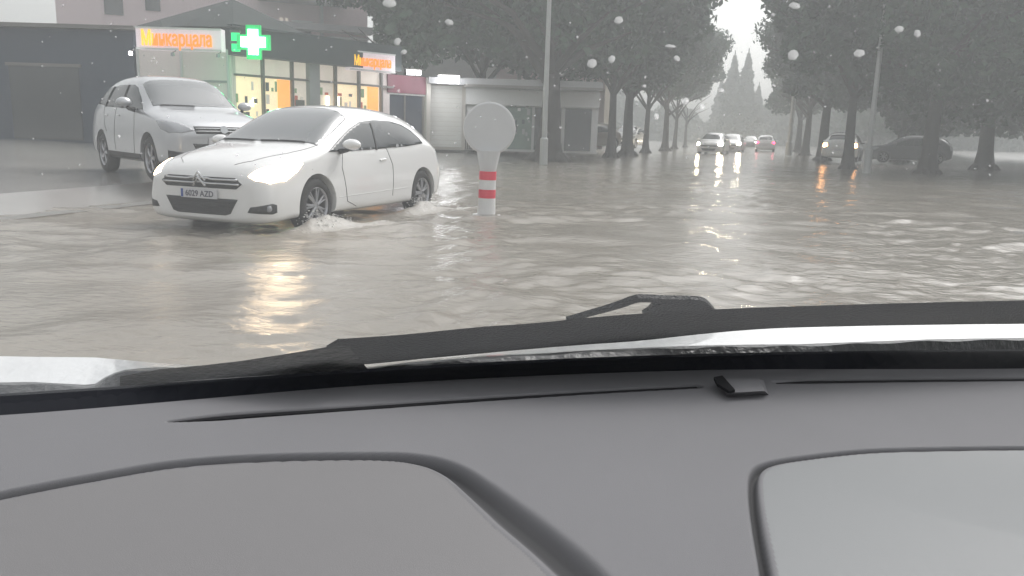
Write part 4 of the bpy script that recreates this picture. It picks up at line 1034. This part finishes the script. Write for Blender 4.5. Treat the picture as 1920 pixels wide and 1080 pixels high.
# the right hand cover bulges up towards its far right
Z += np.where(inr, .03 * np.clip(dr / .3, 0, 1) ** 1.5 * np.clip((X - .25) * 3, 0, 1), 0)
Z += .0015 * np.sin((dmax - Dm) * 14 + X * .8) * np.clip((dmax - Dm) / .1, 0, 1)
def slot_line(pts): return np.array(gpoly(cat(pts, 6)))
s1 = slot_line([(320, 791), (450, 780), (600, 770), (850, 753), (1100, 737), (1307, 726)])
s2 = slot_line([(1456, 718), (1600, 716), (1745, 714), (2080, 711)])
for sl, w0 in ((s1, .011), (s2, .006)):
    dd_, t_ = seg_dist(X, Dm, sl); w_ = w0 * (.25 + .75 * np.clip(t_ / .15, 0, 1)) * (1 - .55 * np.clip(t_ - .2, 0, 1)) if sl is s1 else w0
    Z -= .012 * np.exp(-(dd_ / w_) ** 6)
WX = RH.x * X + FH.x * Dm; WY = RH.y * X + FH.y * Dm
WPa = np.stack([WX, WY, Z], -1).reshape(-1, 3)
ny, nx = X.shape; idx = np.arange(nx * ny).reshape(ny, nx)
Q = np.stack([idx[:-1, :-1], idx[:-1, 1:], idx[1:, 1:], idx[1:, :-1]], -1).reshape(-1, 4)
kl = (inl & (dl > wl * 1.7))[:-1, :-1].ravel(); kr = (inr & (dr > wr_ * 2.2))[:-1, :-1].ravel()
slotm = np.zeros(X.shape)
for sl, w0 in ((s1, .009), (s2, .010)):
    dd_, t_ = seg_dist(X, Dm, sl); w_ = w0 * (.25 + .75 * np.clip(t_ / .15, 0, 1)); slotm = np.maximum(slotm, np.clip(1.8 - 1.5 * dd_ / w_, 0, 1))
seam = np.maximum(slotm.ravel(), np.maximum(np.clip(1.6 - 1.5 * dl / wl, 0, 1), np.clip(1.8 - 1.5 * dr / wr_, 0, 1)).ravel())  # mask for the painted groove shade and the dark slots
regions = {'dashboard_pad': ~kl & ~kr, 'airbag_cover': kl, 'instrument_cover': kr}
dash_obj = None
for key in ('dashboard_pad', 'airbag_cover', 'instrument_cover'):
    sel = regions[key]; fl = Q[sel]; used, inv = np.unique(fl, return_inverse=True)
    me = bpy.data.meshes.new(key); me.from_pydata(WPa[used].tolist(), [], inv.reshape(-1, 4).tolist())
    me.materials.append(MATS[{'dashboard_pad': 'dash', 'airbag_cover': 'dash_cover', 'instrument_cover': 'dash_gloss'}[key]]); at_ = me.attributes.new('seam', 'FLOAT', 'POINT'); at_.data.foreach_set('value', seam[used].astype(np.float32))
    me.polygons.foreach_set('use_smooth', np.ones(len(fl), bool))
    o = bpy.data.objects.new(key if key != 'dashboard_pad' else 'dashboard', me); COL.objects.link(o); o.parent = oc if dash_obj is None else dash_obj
    if dash_obj is None: dash_obj = o
# dark inserts in the defroster slots
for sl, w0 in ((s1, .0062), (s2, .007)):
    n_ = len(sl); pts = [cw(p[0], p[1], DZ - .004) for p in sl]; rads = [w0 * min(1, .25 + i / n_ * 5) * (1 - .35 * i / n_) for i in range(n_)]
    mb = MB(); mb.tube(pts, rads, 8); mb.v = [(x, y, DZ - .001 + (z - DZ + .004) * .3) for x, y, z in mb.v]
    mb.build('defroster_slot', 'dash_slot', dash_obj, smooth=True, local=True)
# light sensor
def dq(px, py, z): return G(px, py, z)
q = [dq(1362, 744, DZ), dq(1442, 741, DZ), dq(1432, 713, DZ), dq(1348, 713, DZ)]; t_ = [dq(1374, 736, DZ + .012), dq(1434, 733, DZ + .012), dq(1424, 711, DZ + .012), dq(1358, 711, DZ + .012)]
sm = MB(); sm.add(q + t_, [(3, 2, 1, 0), (4, 5, 6, 7), (0, 1, 5, 4), (1, 2, 6, 5), (2, 3, 7, 6), (3, 0, 4, 7)])
so = sm.build('light_sensor', 'dash', dash_obj, local=True)
q = [dq(1338, 712, DZ + .011), dq(1354, 709, DZ + .013), dq(1378, 736, DZ + .013), dq(1366, 738, DZ + .011), dq(1344, 724, DZ + .011)]
MB().prism(q, (0, 0, .004)).build('sensor_lens', 'dash_slot', so, local=True)

# windscreen plane: base at d=1.17, leaning back over the dashboard
pL_, pR_ = G(175, 738, .955), G(1745, 664, .955); WP0 = (pL_ + pR_) / 2; e_ = (pR_ - pL_); e_.z = 0; e_.normalize(); fo_ = Vector((-e_.y, e_.x, 0))
if fo_.dot(FH) < 0: fo_ = -fo_
wn = (fo_ * math.sin(R(33)) + Vector((0, 0, 1)) * math.cos(R(33))).normalized()
def on_glass(px, py, off=0): return plane_hit(px, py, WP0 + wn * off, wn)
mb = MB(); n_ = len(FB)
lo = [G(x, y + 6, DZ - .004) for x, y in FB]; hi = [on_glass(x, y) for x, y in FT]
mb.add(lo + hi, [(i, i + 1, n_ + i + 1, n_ + i) for i in range(n_ - 1)])
lo2 = [p - wn * .006 for p in lo]; hi2 = [p + wn * .004 for p in hi]
k = len(mb.v); mb.add(lo2 + hi2, [(n_ + i, n_ + i + 1, i + 1, i) for i in range(n_ - 1)]); mb.add(hi + hi2, [(i, i + 1, n_ + i + 1, n_ + i) for i in range(n_ - 1)])
mb.build('windscreen_border', 'frit', oc, local=True)
# wiper: blade + arm
def ribbon(top, bot, off, th, name, mt, par, n=70, poly=True):
    xs_ = np.linspace(top[0][0], top[-1][0], n)
    tp_ = [on_glass(x, interp(top, x), off) for x in xs_]; bt_ = [on_glass(x, interp(bot, x), off) for x in xs_]; md = [on_glass(x, (interp(bot, x) + interp(top, x)) / 2, off + th) for x in xs_]
    mb = MB(); v = tp_ + md + bt_ + [p - wn * th * .3 for p in bt_]
    mb.add(v, [(i, i + 1, n + i + 1, n + i) for i in range(n - 1)] + [(n + i, n + i + 1, 2 * n + i + 1, 2 * n + i) for i in range(n - 1)] + [(2 * n + i, 2 * n + i + 1, i + 1, i) for i in range(n - 1)])
    return mb.build(name, mt, par, smooth=False, local=True)
w_top = cat([(612, 648), (625, 637), (660, 634), (760, 627), (900, 613), (1000, 606), (1100, 596), (1200, 588), (1340, 580), (1500, 574), (1745, 567), (2080, 560)], 4)
w_bot = cat([(612, 664), (640, 684), (700, 682), (800, 672), (900, 663), (1000, 654), (1100, 646), (1200, 639), (1300, 628), (1400, 619), (1500, 614), (1745, 609), (2080, 606)], 4)
bl = ribbon(w_top, w_bot, .035, .012, 'wiper_blade', 'wiper_black', oc)
# lower lip of the blade: slightly separate rubber
ribbon([(640, 676), (900, 655), (1200, 631), (1400, 611), (1745, 601), (2080, 598)], [(640, 682), (900, 661), (1200, 637), (1400, 617), (1745, 606), (2080, 603)], .05, .004, 'rubber_edge', 'black_plastic', bl)
arm_o = cat([(1062, 601), (1100, 590), (1150, 575), (1185, 562), (1205, 559), (1250, 561), (1300, 562), (1320, 565), (1332, 574), (1342, 586)], 5)
arm_i = cat([(1345, 592), (1300, 594), (1210, 592), (1216, 582), (1226, 573), (1242, 570), (1200, 567), (1165, 578), (1105, 594), (1062, 606)], 5)
v1 = [on_glass(x, y, .06) for x, y in arm_o] ; v2 = [on_glass(x, y, .06) for x, y in arm_i]
poly = v1 + v2; n_ = len(poly)
# triangulate with 2D tessellation
tri = geometry.tessellate_polygon([[Vector((cf(p)[0], cf(p)[1], 0)) for p in poly]])
mb = MB(); top_ = [p + wn * .006 for p in poly]
mb.add(poly + top_, [tuple(t) for t in tri] + [tuple(i + n_ for i in t) for t in tri] + [(i, (i + 1) % n_, n_ + (i + 1) % n_, n_ + i) for i in range(n_)])
mb.build('wiper_arm', 'wiper_black', oc, local=True)
ribbon([(225, 706), (300, 692), (380, 685), (450, 677), (560, 660), (615, 650), (650, 646), (690, 692)], [(225, 724), (300, 718), (400, 710), (500, 704), (600, 700), (690, 694)], .02, .006, 'cowl_panel', 'cowl_grey', oc)
ar = ribbon([(1330, 589), (1500, 580), (1745, 573), (2080, 566)], [(1330, 606), (1500, 597), (1745, 591), (2080, 585)], .062, .010, 'wiper_arm_rod', 'black_plastic', bl)
for x_, y_ in ((1232, 584), (1318, 580)):
    c_ = on_glass(x_, y_, .07); mb = MB(); rq = wn.to_track_quat('Z', 'Y').to_matrix(); mb.lathe([(.001, .006), (.006, .006), (.008, 0), (.008, -.01)], 14); mb.v = [tuple(rq @ Vector(v) + c_) for v in mb.v]; mb.build('pivot_pin', 'black_plastic', bl, local=True)
# cowl and bonnet edge
b_top = [(-160, 668), (60, 672), (175, 673), (300, 684), (400, 690), (640, 692), (700, 685), (760, 676), (900, 662), (1000, 654), (1100, 645), (1200, 638), (1300, 628), (1400, 620), (1500, 616), (1745, 609), (2080, 604)]
b_bot = [(-160, 720), (60, 716), (175, 722), (205, 702), (240, 692), (300, 688), (400, 692), (640, 694), (700, 688), (760, 680), (900, 669), (1000, 664), (1100, 657), (1200, 652), (1300, 648), (1400, 646), (1500, 645), (1745, 636), (2080, 630)]
c_bot = [(x, interp(FT, x) + 6) for x in np.linspace(-160, 2080, 20)]
xs_ = np.linspace(-160, 2080, 120)
def db(x): return cf(on_glass(x, interp(FT, x)))[1] + .05
rows = []
rows.append([P(x, interp(b_bot, x) + 1, db(x) + .05) for x in xs_]); rows.append([P(x, interp(b_bot, x), db(x) + .06) for x in xs_])
rows.append([P(x, interp(b_top, x) - 3, db(x) + .11) for x in xs_])
prev = rows[-1]
for k in range(1, 8):
    dd_ = .12 * k; rows.append([Vector((p.x + FH.x * dd_, p.y + FH.y * dd_, p.z - dd_ * (.30 + .03 * k) - .004 * k)) for p in prev])
mb = MB(); n_ = len(xs_); mb.add([p for r_ in rows for p in r_], [(j * n_ + i, j * n_ + i + 1, (j + 1) * n_ + i + 1, (j + 1) * n_ + i) for j in range(len(rows) - 1) for i in range(n_ - 1)])
mb.build('bonnet', 'bonnet_wet', oc, smooth=True, local=True)
mb = MB(); rows = [[on_glass(x, interp(FT, x) + 3, .012) for x in xs_], [P(x, interp(b_bot, x) + 4 + 1.5 * math.sin(x * .05), db(x) + .02) for x in xs_], [P(x, interp(b_bot, x), db(x) + .045) for x in xs_], [P(x, interp(b_bot, x) + 6, db(x) + .05) for x in xs_]]
mb.add([p for r_ in rows for p in r_], [(j * n_ + i, j * n_ + i + 1, (j + 1) * n_ + i + 1, (j + 1) * n_ + i) for j in range(3) for i in range(n_ - 1)])
mb.build('cowl', 'cowl_grey', oc, smooth=False, local=True)
# windscreen glass with a thin wet film
gm = bpy.data.materials.new('wet_glass'); gm.use_nodes = True; t = gm.node_tree; t.nodes.clear()
out = t.nodes.new('ShaderNodeOutputMaterial'); mx = t.nodes.new('ShaderNodeMixShader'); tr = t.nodes.new('ShaderNodeBsdfTransparent'); df = t.nodes.new('ShaderNodeBsdfTranslucent'); df.inputs[0].default_value = (.85, .87, .9, 1)
mx.inputs[0].default_value = .045; t.links.new(tr.outputs[0], mx.inputs[1]); t.links.new(df.outputs[0], mx.inputs[2]); t.links.new(mx.outputs[0], out.inputs[0]); MATS['wet_glass'] = gm
dm_ = bpy.data.materials.new('raindrop'); dm_.use_nodes = True; t = dm_.node_tree; t.nodes.clear()
out = t.nodes.new('ShaderNodeOutputMaterial'); mx = t.nodes.new('ShaderNodeMixShader'); tr = t.nodes.new('ShaderNodeBsdfTransparent'); df = t.nodes.new('ShaderNodeBsdfTranslucent'); df.inputs[0].default_value = (.95, .95, .95, 1)
mx.inputs[0].default_value = .28; t.links.new(tr.outputs[0], mx.inputs[1]); t.links.new(df.outputs[0], mx.inputs[2]); t.links.new(mx.outputs[0], out.inputs[0]); MATS['raindrop'] = dm_
GLASS = True
if GLASS:
    cs = [on_glass(-150, 758), on_glass(2070, 668), on_glass(2070, -120), on_glass(-150, -120)]
    glass = MB().add(cs, [(0, 1, 2, 3)]).build('windscreen', 'wet_glass', oc, local=True)
    drops = [(1160, 38, 9, 7), (1257, 87, 10, 4), (1487, 103, 11, 9), (1611, 100, 10, 8), (1686, 55, 8, 7), (1720, 63, 7, 7), (1490, 11, 10, 7), (1147, 111, 7, 7), (1285, 190, 7, 7), (1316, 201, 5, 6), (1110, 119, 10, 8), (1269, 110, 6, 6), (1449, 28, 4, 4), (1451, 161, 4, 3), (1230, 219, 6, 6), (1208, 162, 4, 4), (1352, 170, 6, 5), (745, 78, 7, 7), (757, 98, 6, 5), (842, 42, 8, 6), (730, 6, 12, 9)]
    for (x, y, a_, b_) in drops:
        mb = MB(); c = on_glass(x, y, .001); ring = []
        for rr_, hh in ((1, 0), (.75, .5), (.4, .85), (.05, 1)):
            for k in range(14):
                an = 2 * math.pi * k / 14; wob = 1 + .10 * math.sin(2 * an + x) + .05 * math.sin(5 * an + y)
                ring.append(on_glass(x + a_ * rr_ * wob * math.cos(an), y + b_ * rr_ * wob * math.sin(an), .001 + hh * .0012))
        mb.add(ring, [(j * 14 + k, j * 14 + (k + 1) % 14, (j + 1) * 14 + (k + 1) % 14, (j + 1) * 14 + k) for j in range(3) for k in range(14)])
        mb.build('raindrop', 'raindrop', glass, smooth=True, local=True)

if GLASS:
    rg = random.Random(11); mb = MB()
    for i in range(260):
        x, y = rg.uniform(60, 1860), rg.uniform(-60, 330); r_ = rg.uniform(.8, 2.2) * (1.6 if rg.random() < .08 else 1)
        ring = [on_glass(x + r_ * q_ * math.cos(a_), y + r_ * q_ * 1.1 * math.sin(a_), .001 + h_) for q_, h_ in ((1, 0), (.6, .0006), (.05, .0009)) for a_ in [2 * math.pi * k / 8 for k in range(8)]]
        mb.add(ring, [(j * 8 + k, j * 8 + (k + 1) % 8, (j + 1) * 8 + (k + 1) % 8, (j + 1) * 8 + k) for j in range(2) for k in range(8)])
    o = mb.build('fine_droplets', 'raindrop', glass, smooth=True, local=True); o['kind'] = 'stuff'
# ================================================================== SPLASHES
def splash(c, dirv, n, spread, label):
    rs = random.Random(int(abs(c.x * 100))); mb = MB(); side = Vector((-dirv.y, dirv.x, 0))
    for i in range(n):
        u = rs.random(); p = c + dirv * (-u * spread * 2.0 + .42) + side * rs.gauss(0, spread * .22) + Vector((0, 0, abs(rs.gauss(0.07, .06)) * (1.25 - u)))
        r_ = rs.uniform(.003, .012) * (1.1 - .5 * u)
        vs = []; 
        for a_, b_, c_ in ((1, 0, 0), (-1, 0, 0), (0, 1, 0), (0, -1, 0), (0, 0, 1), (0, 0, -1)):
            vs.append(p + Vector((a_ * r_ * rs.uniform(.8, 2.2), b_ * r_ * rs.uniform(.8, 2.2), c_ * r_ * rs.uniform(.3, .7))))
        mb.add(vs, [(0, 2, 4), (2, 1, 4), (1, 3, 4), (3, 0, 4), (2, 0, 5), (1, 2, 5), (3, 1, 5), (0, 3, 5)])
    o = mb.build('splash', 'foam', None, smooth=True); tag(o, label, 'splash', kind='stuff')
nearv = leftv * s
splash(Vector((HUBF.x, HUBF.y, WZ)) + nearv * .10, CAR_DIR, 500, .42, 'white splash churned up round the front wheel of the hatchback')
splash(Vector((HUBR.x, HUBR.y, WZ)) + nearv * .08, CAR_DIR, 400, .42, 'white splash churned up round the rear wheel of the hatchback')

# ================================================================== HAZE (rain-filled air)
hm = bpy.data.materials.new('haze'); hm.use_nodes = True; t = hm.node_tree; t.nodes.clear()
out = t.nodes.new('ShaderNodeOutputMaterial'); pv = t.nodes.new('ShaderNodeVolumePrincipled')
pv.inputs['Color'].default_value = (.90, .935, .94, 1); pv.inputs['Density'].default_value = .0050; pv.inputs['Anisotropy'].default_value = .3
t.links.new(pv.outputs[0], out.inputs['Volume'])
o = MB().box((0, 70, 19), (300, 260, 40)).build('haze', hm); tag(o, 'grey rain haze filling the street', 'haze', kind='stuff')
